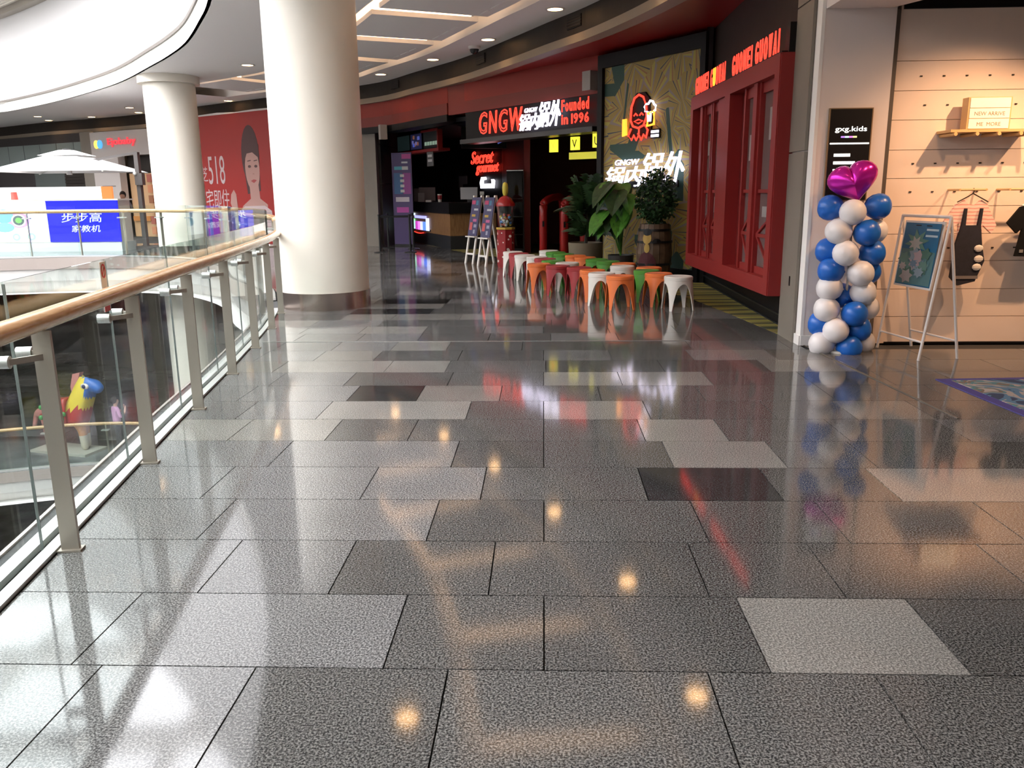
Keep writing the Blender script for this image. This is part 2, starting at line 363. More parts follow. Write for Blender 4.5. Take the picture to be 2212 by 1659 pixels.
# granite tiles, row by row
Y0 = 2.46; DY = .5204
ROWS = {0: ([-1.5, -.97, -.32, .54, 1.08], 'mmdddd'), 1: ([-1.61, -.54, 0, .75, 1.4], 'mmddld'), 2: ([-1.39, -.86, -.22, .65, 1.18, 1.93], 'mmddddd'),
        3: ([-1.61, -.54, 0, .75, 1.38, 2.17], 'mmddddd'), 4: ([-1.81, -.96, -.33, .54, 1.23, 1.83, 3.0], 'mmmdkdld'), 5: ([-1.62, -.54, 0, .75, 1.4, 1.91], 'mmddldd'),
        6: ([-2.06, -1.42, -.88, 0, .65, 1.18, 1.94], 'lldddldd'), 7: ([-2.2, -1.62, -.55, 0, .75, 1.63, 2.17, 2.71], 'mmldlddld'),
        8: ([-2.38, -1.52, -.98, -.34, .44, 1.23, 2.21], 'mmkldddd'), 9: ([-2.3, -1.67, -.8, 0, .65, 1.39, 2.21], 'mmddlldd'),
        10: ([-2.93, -2.44, -1.43, -.88, .02, 1.07, 2.0, 2.76], 'mllldddld'), 11: ([-2.79, -2.21, -1.63, -.82, 0, .65, 1.42, 2.2], 'mmlddmdmd'),
        12: ([-2.78, -2.17, -1.56, -.99, -.22, .62, 1.5, 2.48], 'mmmldddmd'), 13: ([-2.72, -2.03, -1.37, -.6, .08, .81, 1.69], 'mmmddmdd'),
        14: ([-2.8, -2.12, -1.38, -.69, 0, .75, 1.51], 'mmldmddd'), 15: ([-3.49, -2.83, -2.0, -1.3, -.54, .1, .8, 1.6], 'mlmddddmd'),
        18: ([-3.0, -2.1, -1.42, -.6, .1, .9], 'mmlddmd'), 21: ([-3.2, -2.35, -1.63, -.9, 0, .8], 'mdldddd'), 25: ([-3.9, -2.9, -2.2, -1.4, -.5, .3], 'dmlddkd')}
WID = [.54, .65, .75, .87, 1.07]; TM = {'m': M_mid, 'd': M_dark, 'l': M_light, 'k': M_black}
tiles = []; g = .003
for r in range(-6, 50):
    y1 = Y0 + DY * r; y0 = y1 - DY; cl0 = curb_x(y0); cl1 = curb_x(y1)
    if cl0 is None or cl1 is None: L0 = L1 = None
    else: L0, L1 = cl0, cl1
    if r in ROWS: js, tn = list(ROWS[r][0]), ROWS[r][1]
    else:
        js = []; tn = ''; x = (L0 if L0 is not None else -9) + random.uniform(.5, 1.0)
        while x < 2.2: js.append(x); x += random.choice(WID)
        tn = ''.join(random.choice('dddddmmkl' if y0 > 2 else 'ddm') for _ in range(len(js) + 1))
    if L0 is None:
        L0 = L1 = -26
        while js[0] > -26: js.insert(0, js[0] - random.choice(WID)); tn = random.choice('ddmmmlk') + tn
    right = 7.5 if y1 < 8.5 else (2.62 if y1 < 9.1 else 2.78)
    x = js[-1]
    while x < right - 1.2: x += random.choice(WID); js.append(x); tn += 'd' if random.random() < .9 else 'm'
    js = [j for j in js if max(L0, L1) + .08 < j < right - .05]; tn = tn[len(tn) - len(js) - 1:] if len(tn) > len(js) + 1 else tn.ljust(len(js) + 1, 'd')
    es = [None] + js + [right]
    for i in range(len(es) - 1):
        a0, a1 = (L0, L1) if es[i] is None else (es[i], es[i]); c = es[i + 1]
        q = [(a0 + g, y0 + g), (c - g, y0 + g), (c - g, y1 - g), (a1 + g, y1 - g)]
        if y0 > 11.5 and any(inside(p, VOID) for p in q): continue
        if q[1][0] - max(q[0][0], q[3][0]) < .02: continue
        tiles.append((q, tn[i]))
def tile_px(t):
    q = t[0]; cx = sum(p[0] for p in q) / 4; cy = sum(p[1] for p in q) / 4
    if cy < 1.6 or abs(cx - (-.04 * cy)) > .70 * cy + .6: return -1
    return (q[1][0] - q[0][0]) / max(cy, .5) * (1 / max(cy, .5) ** 1.0)
tiles.sort(key=tile_px, reverse=True)
for q, t in tiles[:300]:
    b = MB().prism(q, -.015, 0.); b.build('tile', TM[t], floor)
for t in 'mdlk':
    b = MB()
    for q, tt in tiles[300:]:
        if tt == t: b.prism(q, -.015, 0.)
    if b.v: b.build('tile', TM[t], floor)['kind'] = 'stuff'
struct(MB().box((-.75, 8.705, .001), (4.6, .012, .006)).build('trim', M_steel2), 'thin steel joint strip set in the tile floor')
struct(MB().bar((2.66, 8.40, .003), (2.86, 5.6, .003), .014, .006).build('trim', mat('threshold', (.12, .10, .08), .4)), 'metal threshold strip of the clothing shop')

# ---- slab edges round the atrium, level 0 and level below
closed = VOID + [VOID[0], VOID[1]]
for i, z in enumerate((0., -5.8)):
    b = MB().sweep(closed, [(.0, z - .005), (.02, z - .005), (.02, z - .30), (.0, z - .30)])
    struct(b.build('trim', mat('edge_taupe', (.36, .31, .28), .4)), 'taupe metal edge strip of the %s slab round the atrium' % ('upper' if i == 0 else 'lower'))
    b = MB().sweep(closed, [(-.02, z - .30), (-.10, z - .62), (-.45, z - .95), (-.55, z - .95), (-.55, z - .29)])
    struct(b.build('trim', M_white), 'white curved soffit band under the %s slab edge' % ('upper' if i == 0 else 'lower'))
    struct(holed(z - .94, OUT, VOID).build('ceiling', M_ceil), 'plain ceiling of the %s' % ('level below' if i == 0 else 'lowest level'))
# ---- ceiling bands, coffers, fascia
Fn = [p for p in F]
B_ = offset2(F, .95); A_ = offset2(F, 3.5)
def up(path, z): return [(p[0], p[1], z) for p in path]
Z = 4.65
b = MB(); b.strip(up(F, Z), up(B_, Z)); b.strip(up(B_, Z), up(B_, Z + .3)); struct(b.build('ceiling', M_ceil, recalc=False), 'white outer ceiling band with downlights')
# inner band between coffers and the opening
Ii = I_EDGE[:4 * 15 + 1]; m = len(A_)
band = [p for p in A_] + [p for p in Ii[::-1]]
tr = geometry.tessellate_polygon([[Vector((p[0], p[1], 0)) for p in band]])
b = MB(); b.add(up(band, Z), [tuple(t) for t in tr]); b.strip(up(A_, Z), up(A_, Z + .3)); struct(b.build('ceiling', M_ceil, recalc=False), 'white inner ceiling band along the atrium opening')
b = MB(); b.strip(up(offset2(F, .9), Z + .3), up(offset2(F, 3.55), Z + .3)); struct(b.build('ceiling', M_ceil, recalc=False), 'recessed ceiling above the coffer panels')
b = holed(Z + .36, OUT, I_EDGE); struct(b.build('ceiling', M_ceil, recalc=False), 'roof slab around the atrium opening')
cl = I_EDGE + [I_EDGE[0], I_EDGE[1]]
b = MB().sweep(cl, [(0, Z), (.0, Z + .36), (-.06, Z + .36), (-.06, Z)]); struct(b.build('trim', mat('ring_white', (.85, .82, .76), .5)), 'cream upstand of the ceiling ring round the atrium')
b = MB().sweep(cl, [(.03, Z + .33), (.03, Z + .40), (-.04, Z + .40), (-.04, Z + .33)]); struct(b.build('trim', mat('ring_line', (.18, .16, .14), .5)), 'thin dark line on top of the ceiling ring')
# upper storeys round the opening: white parapet walls added to block low sky light
uw = offset2(cl, -.25)
b = MB().sweep(uw, [(0, Z + .36), (0, 15.2), (-.3, 15.2), (-.3, Z + .36)]); struct(b.build('wall_upper', mat('upper_white', (.62, .615, .61), .7)), 'white upper storey walls added round the atrium to block low sky')
# glazed roof structure high over the atrium
rb = thing('roof_truss', 'white steel roof beams high over the atrium', 'roof beams', (-16, 14, 15))
for k in range(9): MB().bar((-34, -12 + k * 5.4, 15.5), (1, -8 + k * 5.4, 15.5), .5, .7).build('beam', M_white, rb)
for k in range(4): MB().bar((-28 + k * 8, -11, 16), (-28 + k * 8, 36, 16), .35, .5).build('purlin', M_white, rb)
# side bits of inner ceiling beyond the ring
lft = [p for p in I_EDGE[4 * 15:]] + [(-5, -13.9), (-39.9, -13.9), (-39.9, 46.9), (-28.5, 46.9), F[-1], tuple(A_[-1])]
tr = geometry.tessellate_polygon([[Vector((p[0], p[1], 0)) for p in lft]])
b = MB(); b.add(up(lft, Z), [tuple(t) for t in tr]); struct(b.build('ceiling', M_ceil, recalc=False), 'ceiling on the opposite side of the atrium')
far = [i for i in range(len(F)) if offset2(F, 2.2)[i][1] > 26.2]; i0 = far[0]
b = MB(); b.strip(up(B_[i0:], Z), up(A_[i0:], Z)); struct(b.build('ceiling', M_ceil, recalc=False), 'plain ceiling band of the far gallery')
# dropped coffer panels with hidden light tubes
RB = resample([(p[0], p[1], 0) for p in offset2(F, 2.2)], .1)
s0 = 3
idx = list(range(s0, len(RB) - 26, 26))
npan = 0
mid = [Vector((p[0], p[1], 0)) for p in RB]
for k in idx:
    if mid[k].y < -4 or mid[k].y > 25: continue
    pts_in = []; pts_out = []
    for q in range(k + 2, k + 24, 3):
        t = (mid[min(q + 1, len(mid) - 1)] - mid[q - 1]).normalized(); nn = Vector((-t.y, t.x, 0))
        pts_in.append(mid[q] + nn * 1.02); pts_out.append(mid[q] - nn * 1.0)
    poly = [(p.x, p.y) for p in pts_out] + [(p.x, p.y) for p in pts_in[::-1]]
    t = thing('coffer_panel', 'white dropped ceiling panel edged by warm cove light', 'ceiling panel', (mid[k + 13].x, mid[k + 13].y, Z + .02), 0, 'ceiling coffer panels along the gallery')
    MB().prism(poly, Z + .02, Z + .10).build('panel', M_ceil, t)
    e = MB(); ins = lambda P, Q, f: P + (Q - P) * f
    tg = (pts_out[-1] - pts_out[0]).normalized() * .16
    a0, a1 = pts_out[0] + tg, pts_in[0] + tg; e.bar((ins(a0, a1, .04).x, ins(a0, a1, .04).y, Z + .15), (ins(a0, a1, .96).x, ins(a0, a1, .96).y, Z + .15), .05, .03)
    e.build('light_tube', M_cove, t); e = MB()
    a0, a1 = pts_out[-1] - tg, pts_in[-1] - tg; e.bar((ins(a0, a1, .04).x, ins(a0, a1, .04).y, Z + .15), (ins(a0, a1, .96).x, ins(a0, a1, .96).y, Z + .15), .05, .03)
    e.build('light_tube', M_cove, t)
    e = MB()
    for a, c in zip(pts_in, pts_in[1:]):
        u = (mid[k + 13] - a).normalized() * .2; e.bar((a.x + u.x, a.y + u.y, Z + .15), (c.x + u.x, c.y + u.y, Z + .15), .05, .03)
    e.build('light_tube', M_cove, t)
    c3 = sum((Vector((p[0], p[1])) for p in poly), Vector((0, 0))) / len(poly); tt = (pts_out[-1] - pts_out[0]).normalized(); nn = Vector((-tt.y, tt.x, 0))
    e = MB()
    for sh in (-.55, .0, .55):
        p = pts_out[len(pts_out) // 2] + nn * .22 + tt * sh; e.bar((p.x - tt.x * .2, p.y - tt.y * .2, Z + .018), (p.x + tt.x * .2, p.y + tt.y * .2, Z + .018), .05, .012)
    e.build('air_slot', mat('slot_white', (.9, .9, .88), .5), t)
# fascia
Ff = [p for p in F if p[1] > 9.06]
b = MB().sweep(Ff, [(0, Z + .02), (0, 4.27), (-.25, 4.27), (-.25, Z + .02)]); struct(b.build('trim', M_brown), 'dark brown curved fascia above the shopfronts')
b = MB().sweep(Ff, [(.015, 4.27), (.015, 4.13), (-.25, 4.13), (-.25, 4.27)]); struct(b.build('trim', M_beige), 'beige lower strip of the curved fascia')
for (x, y) in ((-1.35, 19.55), (-4.0, 23.7), (.55, 15.62)):
    i = min(range(len(F)), key=lambda q: (F[q][0] - x) ** 2 + (F[q][1] - y) ** 2); a = Vector(F[i]); d = (Vector(F[min(i + 1, len(F) - 1)]) - a).normalized()
    t = thing('air_grille', 'dark air grille set in the brown fascia', 'grille', (a.x, a.y, 4.45), 0, 'fascia air grilles')
    n = Vector((-d.y, d.x)); fr = frame((a.x + n.x * .02, a.y + n.y * .02, 4.38), (-d.x, -d.y))
    e = MB(); e.fpoly(fr, [(-.25, 0), (.25, 0), (.25, .2), (-.25, .2)], -.02, .004); e.build('backing', M_blk, t)
    for q in range(4):
        e = MB(); e.fpoly(fr, [(-.25, .02 + q * .048), (.25, .02 + q * .048), (.25, .038 + q * .048), (-.25, .038 + q * .048)], .0, .014); e.build('slat', M_brown, t)
# ---- outer walls of the hall
def wall(name, a, c, z0, z1, th, m, label=None):
    b = MB(); a = Vector((a[0], a[1], 0)); c = Vector((c[0], c[1], 0)); d = (c - a).normalized(); n = Vector((-d.y, d.x, 0)) * th
    b.prism([(a.x, a.y), (c.x, c.y), (c.x + n.x, c.y + n.y), (a.x + n.x, a.y + n.y)], z0, z1); return struct(b.build(name, m), label)
for nm, a, c in (('wall_right', (9, -14), (9, 47)), ('wall_far', (9, 47), (-40, 47)), ('wall_left', (-40, 47), (-40, -14)), ('wall_behind', (-40, -14), (9, -14))):
    wall(nm, a, c, -11.6, 5.02, -.2, mat('outer_wall', (.55, .52, .48), .6))

# ================================================================== COLUMNS AND RAILINGS
def column(x, y, R, label, cap=False):
    t = thing('column', label, 'column', (x, y, 0))
    MB().lathe([(R, 0), (R, Z)], 64, (x, y, 0)).build('shaft', M_cream, t, smooth=.6)
    MB().lathe([(R + .012, 0), (R + .012, .235), (R, .235)], 64, (x, y, 0)).build('steel_skirt', mat('skirt_steel', (.5, .42, .38), .22, .95), t, smooth=.6)
    if cap: MB().lathe([(R, Z - .2), (R + .12, Z - .2), (R + .12, Z)], 64, (x, y, 0)).build('collar', M_cream, t, smooth=.6)
    MB().lathe([(R, -5.8), (R, -.95)], 48, (x, y, 0)).build('lower_shaft', M_cream, t, smooth=.6)
    MB().lathe([(R, -11.6), (R, -6.74)], 48, (x, y, 0)).build('lowest_shaft', M_cream, t, smooth=.6)
    return t
column(-3.12, 11.70, .62, 'big cream round column with steel skirt standing where the near railing ends')
column(-9.97, 22.85, .66, 'cream round column with a collar under the ceiling behind the far railing', True)
column(-19.5, 24.6, .66, 'cream round column on the far left side of the atrium', True)

def railing(label, path, posts, zb, name='glass_railing', detail=True):
    a = path[len(path) // 3]; t = thing(name, label, 'railing', (a[0], a[1], zb))
    MB().tube([(p[0], p[1], zb + 1.045) for p in path], .052, 12, sq=.85).build('handrail', M_oak, t, smooth=True)
    P = [Vector((p[0], p[1], 0)) for p in posts]
    for i, p in enumerate(P):
        d = (P[min(i + 1, len(P) - 1)] - P[max(i - 1, 0)]).normalized(); n = Vector((-d.y, d.x, 0)); rz = math.atan2(d.y, d.x)
        e = MB(); e.box((p.x, p.y, zb + .5), (.022, .075, 1.0), rz); e.box((p.x, p.y, zb + .005), (.06, .1, .01), rz); e.build('post', M_steel, t)
        if detail:
            q = p + n * .125
            e = MB()
            for s in (-1, 1):
                k = q + d * (.11 * s) - n * .03
                e.bar((p.x, p.y, zb + .89), (p.x + d.x * .05 * s + n.x * .04, p.y + d.y * .05 * s + n.y * .04, zb + .89), .014, .026)
                e.bar((p.x + d.x * .05 * s + n.x * .04, p.y + d.y * .05 * s + n.y * .04, zb + .89), (k.x, k.y, zb + .89), .014, .026)
            br = e.build('bracket', M_steel, t)
            for s in (-1, 1):
                k = q + d * (.11 * s)
                MB().tube([(k.x - n.x * .035, k.y - n.y * .035, zb + .89), (k.x + n.x * .03, k.y + n.y * .03, zb + .89)], .027, 12).build('clamp_knob', M_alu, br, smooth=.7)
    for a, c in zip(P, P[1:]):
        d = (c - a).normalized(); n = Vector((-d.y, d.x, 0)); a2 = a + n * .125 + d * .006; c2 = c + n * .125 - d * .006
        MB().bar((a2.x, a2.y, zb + .605), (c2.x, c2.y, zb + .605), .012, 1.21).build('glass_panel', M_glass, t)
        MB().bar((a2.x, a2.y, zb + .6), (a2.x + d.x * .004, a2.y + d.y * .004, zb + .6), .0125, 1.2).build('glass_edge', M_gedge, t)
    pp = [tuple(p) for p in path]
    MB().sweep(pp, [(.055, zb), (.055, zb + .018), (.112, zb + .018), (.112, zb)]).build('inner_curb', M_alu, t)
    MB().sweep(pp, [(.140, zb), (.140, zb + .03), (.205, zb + .03), (.205, zb)]).build('outer_curb', M_alu, t)
    return t
railing('steel and glass railing with thick oak handrail running up to the big column', NEAR, POSTS, 0.)
fp = [(p.x, p.y) for p in resample([(x, y, 0) for x, y in FARL], 1.25)]
# the far railing stands a little taller than the near one
def far_rail(label, zb, path, posts, hz):
    a = path[len(path) // 2]; t = thing('glass_railing', label, 'railing', (a[0], a[1], zb))
    MB().tube([(p[0], p[1], zb + hz) for p in path], .05, 8).build('handrail', M_oak, t, smooth=True)
    P = [Vector((p[0], p[1], 0)) for p in posts]
    for i, p in enumerate(P):
        d = (P[min(i + 1, len(P) - 1)] - P[max(i - 1, 0)]).normalized(); n = Vector((-d.y, d.x, 0)); rz = math.atan2(d.y, d.x)
        MB().box((p.x, p.y, zb + hz / 2), (.022, .07, hz), rz).build('post', M_steel, t)
        MB().bar((p.x - d.x * .1 + n.x * .06, p.y - d.y * .1 + n.y * .06, zb + hz - .17), (p.x + d.x * .1 + n.x * .06, p.y + d.y * .1 + n.y * .06, zb + hz - .17), .13, .03).build('clamp', M_alu, t)
    for a, c in zip(P, P[1:]):
        d = (c - a).normalized(); n = Vector((-d.y, d.x, 0)); a2 = a + n * .125 + d * .006; c2 = c + n * .125 - d * .006; h = hz + .14
        MB().bar((a2.x, a2.y, zb + h / 2), (c2.x, c2.y, zb + h / 2), .012, h).build('glass_panel', M_glass, t)
    MB().sweep([tuple(p) for p in path], [(.08, zb), (.08, zb + .03), (.25, zb + .03), (.25, zb)]).build('curb', M_alu, t)
far_rail('glass railing with thin oak handrail in front of the blue kiosk', 0., FARL, fp, 1.19)
lp = FARL[10:]; far_rail('glass railing with oak handrail round the level below, in front of the painted horse', -5.8, lp, [(p.x, p.y) for p in resample([(x, y, 0) for x, y in lp], 1.6)], 1.12)
# warning sticker on the near glass
s = frame((-2.58, 4.42, .86), (-.16, .98))
a = Vector((-2.347, 4.604)); d = (Vector((-2.129, 3.376)) - a).normalized(); n = Vector((d.y, -d.x))
fr = frame((a.x - .135 + .0, a.y - .03, .0), (-d.x, -d.y))
t = thing('warning_sticker', 'red and white warning sticker on the near railing glass', 'sticker', (a.x - .15, a.y, .92))
MB().fpoly(fr, [(-.10, .925), (-.015, .925), (-.015, 1.20), (-.10, 1.20)], .02, .024).build('backing', mat('sticker_clear', (.62, .55, .5), .4), t)
e = MB(); e.fpoly(fr, [(-.10, .925), (-.015, .925), (-.015, .955), (-.10, .955)], .024, .026)
for zc in (1.15, 1.02):
    for k in range(12):
        q0 = 2 * PI * k / 12; q1 = 2 * PI * (k + 1) / 12
        e.fpoly(fr, [(-.0575 + .034 * math.cos(q0), zc + .04 * math.sin(q0)), (-.0575 + .034 * math.cos(q1), zc + .04 * math.sin(q1)), (-.0575 + .025 * math.cos(q1), zc + .03 * math.sin(q1)), (-.0575 + .025 * math.cos(q0), zc + .03 * math.sin(q0))], .024, .026)
e.fpoly(fr, [(-.085, 1.125), (-.079, 1.12), (-.03, 1.175), (-.036, 1.18)], .024, .026)
e.build('print', mat('sticker_red', (.5, .02, .02), .4), t)

# ================================================================== RESTAURANT FRONT
# side pillar between restaurant and clothing shop
t = struct(MB().prism([(2.65, 8.42), (3.31, 8.42), (3.31, 9.1), (2.62, 9.1), (2.62, 8.58), (2.65, 8.58)], 0, Z).build('wall_pillar', M_pil), 'pale pink plastered shop pillar')
MB().box((2.635, 8.49, Z / 2), (.032, .15, Z)).build('lit_side_strip', mat('lit_side_white', (.85, .82, .78), .5), t)  # whiter paint puts the daylight on this side face into its colour
for z0, z1 in ((0, 1.92), (1.935, 3.33), (3.345, Z)):
    MB().box((2.60, 8.84, (z0 + z1) / 2), (.03, .53, z1 - z0)).build('panel', M_taupe, t)
MB().box((2.97, 8.41, .05), (.70, .03, .1)).build('skirting', mat('skirting_white', (.8, .77, .74), .4), t)
MB().box((2.618, 8.49, .05), (.03, .17, .1)).build('skirting', MATS['skirting_white'], t)
MB().box((2.582, 8.78, .62), (.008, .03, .1)).build('switch_plate', M_blkm, t)
# clothing-shop back wall, built of horizontal boards, with dark shutter channel
t = struct(MB().box((5.6, 8.62, 1.62), (4.4, .1, 3.24)).build('wall_shop', M_shopw), 'warm lit clothing shop wall of wide horizontal boards')
zs = [0.0, .28, .56, .84, 1.11, 1.38, 1.65, 1.92, 2.20, 2.47, 2.74, 3.24]
for z0, z1 in zip(zs, zs[1:]): MB().box((5.59, 8.535, (z0 + z1) / 2), (4.42, .07, z1 - z0 - .005)).build('board', M_shopw, t)
MB().box((3.345, 8.50, 1.6), (.05, .05, 3.2)).build('shutter_channel', mat('channel_metal', (.10, .085, .075), .4), t)
MB().box((5.6, 8.49, .01), (4.2, .02, .02)).build('shadow_gap', M_blk, t)
peg = None
for z in (2.6, 2.335, 1.79, 1.52, .97):
    for k in range(9):
        x = 3.62 + k * .215 + (.06 if z == 2.335 else 0)
        if peg is None: peg = MB().box((0, 0, 0), (.022, .012, .012)).build('peg_slot', M_brown, t, local=True); q = peg
        else: q = peg.copy(); C.objects.link(q); q.parent = t
        q.location = (x, 8.497, z)
# shop ceiling and header
b = MB().prism([(2.65, 8.6), (3.25, 8.45), (3.75, 7.4), (3.1, 5.5), (2.7, 5.5)], 3.2, 4.62); struct(b.build('trim', M_pil), 'pale bulkhead over the clothing shop entrance')
b = MB().box((5.9, 4, 3.42), (6, 9.6, .1)); struct(b.build('ceiling', mat('shop_ceiling', (.10, .09, .085), .7)), 'dark ceiling of the clothing shop')
struct(MB().box((5.6, 8.55, 3.8), (4.4, .15, 1.2)).build('wall_shop_upper', M_blk))
struct(MB().box((8.0, 2, 2.2), (.2, 13.4, 4.6)).build('wall_shop_side', M_pil), 'far side wall of the clothing shop')
struct(MB().box((2.8, -2.5, 4.0), (.2, 15.8, 1.3)).build('trim', M_brown), 'dark header over the clothing shop front')
# wedge: red soffit under the fascia
sof = [p for p in F if 9.06 < p[1] < 24.7]
poly = sof + [(-4.9, 27.5), (-1.0, 22.5), (2.0, 18.5), (3.0, 15.5), (3.0, 9.06)]
tr = geometry.tessellate_polygon([[Vector((p[0], p[1], 0)) for p in poly]])
b = MB(); b.add(up(poly, 4.15), [tuple(q) for q in tr]); struct(b.build('ceiling', mat('red_soffit', (.26, .012, .010), .35), recalc=False), 'red soffit of the restaurant front')
wall('wall_restaurant_upper', (2.82, 9.1), (2.82, 15.0), 2.6, 4.15, -.1, M_brown, 'dark wall above the red bay window')
wall('wall_restaurant_base', (2.80, 9.1), (2.80, 15.0), 0, .45, -.1, M_blk, 'black recessed plinth under the red bay window')
struct(MB().box((2.79, 12, .12), (.04, 5.8, .02)).build('trim', M_blkm), 'black moulding of the plinth')
# carpet
cm = mat('carpet', (.2, .17, .05), .9); nt = cm.node_tree
gq = nt.nodes.new('ShaderNodeNewGeometry'); mp = nt.nodes.new('ShaderNodeMapping'); mp.inputs['Scale'].default_value = (.25, .8, 1); wv = nt.nodes.new('ShaderNodeTexWave'); wv.bands_direction = 'Y'
wv.inputs['Scale'].default_value = 1.0; wv.inputs['Distortion'].default_value = 7.; wv.inputs['Detail'].default_value = 1; wv.inputs['Detail Scale'].default_value = 1.6
rp = nt.nodes.new('ShaderNodeValToRGB'); e_ = rp.color_ramp.elements; e_[0].position = .06; e_[0].color = (.02, .03, .012, 1); e_[1].position = .16; e_[1].color = (.22, .17, .03, 1); q = e_.new(.6); q.color = (.16, .12, .05, 1); q = e_.new(.95); q.color = (.30, .27, .04, 1)
for l in ((gq.outputs['Position'], mp.inputs[0]), (mp.outputs[0], wv.inputs[0]), (wv.outputs['Fac'], rp.inputs[0]), (rp.outputs[0], nt.nodes['Principled BSDF'].inputs['Base Color'])): nt.links.new(*l)
cp = [(2.59, 9.06), (2.42, 10.5), (2.2, 12.1), (1.7, 14.0), (.85, 16.2), (-.3, 19.2), (-2.05, 22.2), (-4.72, 28.4), (-3.3, 29.2), (-1.4, 25.8), (-.55, 22.3), (-.3, 22.3), (-.3, 25.9), (3.2, 25.9), (3.2, 17.6), (1.25, 17.1), (1.02, 16.8), (2.62, 14.44), (2.76, 14.4), (2.76, 9.11)]
b = MB().prism(cp, -.004, .003); tag(b.build('carpet', cm), 'yellow and black wave patterned carpet strip before the red bay window', 'carpet')

# red bay window
A = Vector((2.44, 9.12)); Bq = Vector((2.26, 13.33)); dv = (Bq - A); L = dv.length; fr0 = frame((Bq.x, Bq.y, 0), (-dv.x, -dv.y))   # u runs from far end to near end
bay = thing('bay_window', 'red lacquer bay window with tall recessed lattice panes hung above a black plinth', 'window', (2.6, 11.2, .42))
def fbox(fr, u0, u1, v0, v1, d0, d1): return MB().fpoly(fr, [(u0, v0), (u1, v0), (u1, v1), (u0, v1)], d0, d1)
split = 2.02
fbox(fr0, 0, L, .42, .60, -.40, .0).build('sill', M_red, bay)
fbox(fr0, 0, L, 2.74, 2.93, -.40, .0).build('head', M_red, bay)
MB().prism([(2.45, 9.10), (2.82, 9.10), (2.82, 9.16), (2.45, 9.16)], .42, 2.93).build('end_board', M_red, bay)
fbox(fr0, 0, L, .60, 2.74, -.40, -.36).build('back_board', M_reddk, bay)
for u0, u1, dd in ((0, .15, 0), (split - .42, split - .10, -.03), (split, split + .26, .0), (L - .16, L, .0)):
    fbox(fr0, u0, u1, .60, 2.74, -.36, dd).build('stile', M_red, bay)
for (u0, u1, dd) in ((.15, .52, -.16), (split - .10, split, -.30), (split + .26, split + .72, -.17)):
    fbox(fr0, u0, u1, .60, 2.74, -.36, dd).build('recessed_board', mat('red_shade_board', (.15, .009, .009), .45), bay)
for (u0, u1) in ((.52, .66), (split + 1.20, split + 1.34)):
    fbox(fr0, u0, u1, .60, 2.74, -.34, -.03).build('mullion', M_red, bay)
MI = mat('dim_interior', (.10, .065, .06), .6)
for (u0, u1) in ((.66, 1.12), (1.16, split - .42), (split + .72, split + 1.20), (split + 1.34, L - .16)):
    fbox(fr0, u0, u1, .60, 2.74, -.355, -.345).build('inner_wall', MI, bay)
    fbox(fr0, u0, u1, .60, 2.74, -.125, -.115).build('pane', mat('frosted_pane', (.15, .105, .10), .15), bay)
    for (q0, q1) in ((u0, u0 + .055), (u1 - .055, u1)): fbox(fr0, q0, q1, .60, 2.74, -.20, -.06).build('pane_frame', M_red, bay)
    for (v0, v1) in ((.60, .68), (2.62, 2.74), (1.02, 1.06), (1.52, 1.56)): fbox(fr0, u0 + .055, u1 - .055, v0, v1, -.14, -.085).build('lattice', M_red, bay)
    MB().bar(fr0(u0 + .05, 1.05, -.105), fr0(u1 - .05, 1.3, -.105), .03, .03).build('lattice', M_red, bay)
    MB().bar(fr0(u1 - .05, .64, -.105), fr0(u0 + .05, 1.03, -.105), .03, .03).build('lattice', M_red, bay)
for k, (u, v, w_, h) in enumerate(((.75, 2.05, .14, .2), (.85, 1.7, .1, .1), (1.25, 1.25, .16, .22), (split + .85, 1.9, .2, .3), (split + 1.5, 1.25, .25, .12), (split + 1.6, 2.1, .2, .35))):
    fbox(fr0, u, u + w_, v, v + h, -.116, -.111).build('pane_print', mat('pale_ware', (.30, .27, .26), .4), bay)
# neon lettering on top of the bay window
fr1 = lambda u, v, d=0.: fr0(u, v, d)
ns = thing('neon_sign', 'red neon outline letters standing on the near bay of the red window', 'neon sign', (2.35, 10.2, 2.93))
word = 'GUONEIGUOWAI'; u0 = split + .08; cw = (L - .12 - u0) / len(word)
fbox(fr0, u0 - .04, L - .02, 2.93, 2.95, -.16, -.02).build('foot_rail', M_blk, ns); fbox(fr0, L - .10, L + .02, 2.93, 3.22, -.3, -.08).build('transformer_box', M_blk, ns)
for i, ch in enumerate(word): letters('letter', 'n' + ch, fr1, u0 + i * cw + .025, 2.955, (cw - .055) if ch != 'I' else .03, .25, M_neonr, ns, -.06, .012)
ns = thing('neon_sign', 'red neon letters with one orange letter on the far bay of the red window', 'neon sign', (2.28, 12.3, 2.93))
word = 'GUONEIGUOWAI'; u0 = .02; cw = (split - .14 - u0) / len(word)
fbox(fr0, u0, split - .10, 2.93, 2.95, -.16, -.02).build('foot_rail', M_blk, ns)
for i, ch in enumerate(word): letters('letter', 'n' + ch, fr1, u0 + i * cw + .018, 2.955, (cw - .04) if ch != 'I' else .025, .25, M_neono if i == 7 else M_neonr, ns, -.06, .012)

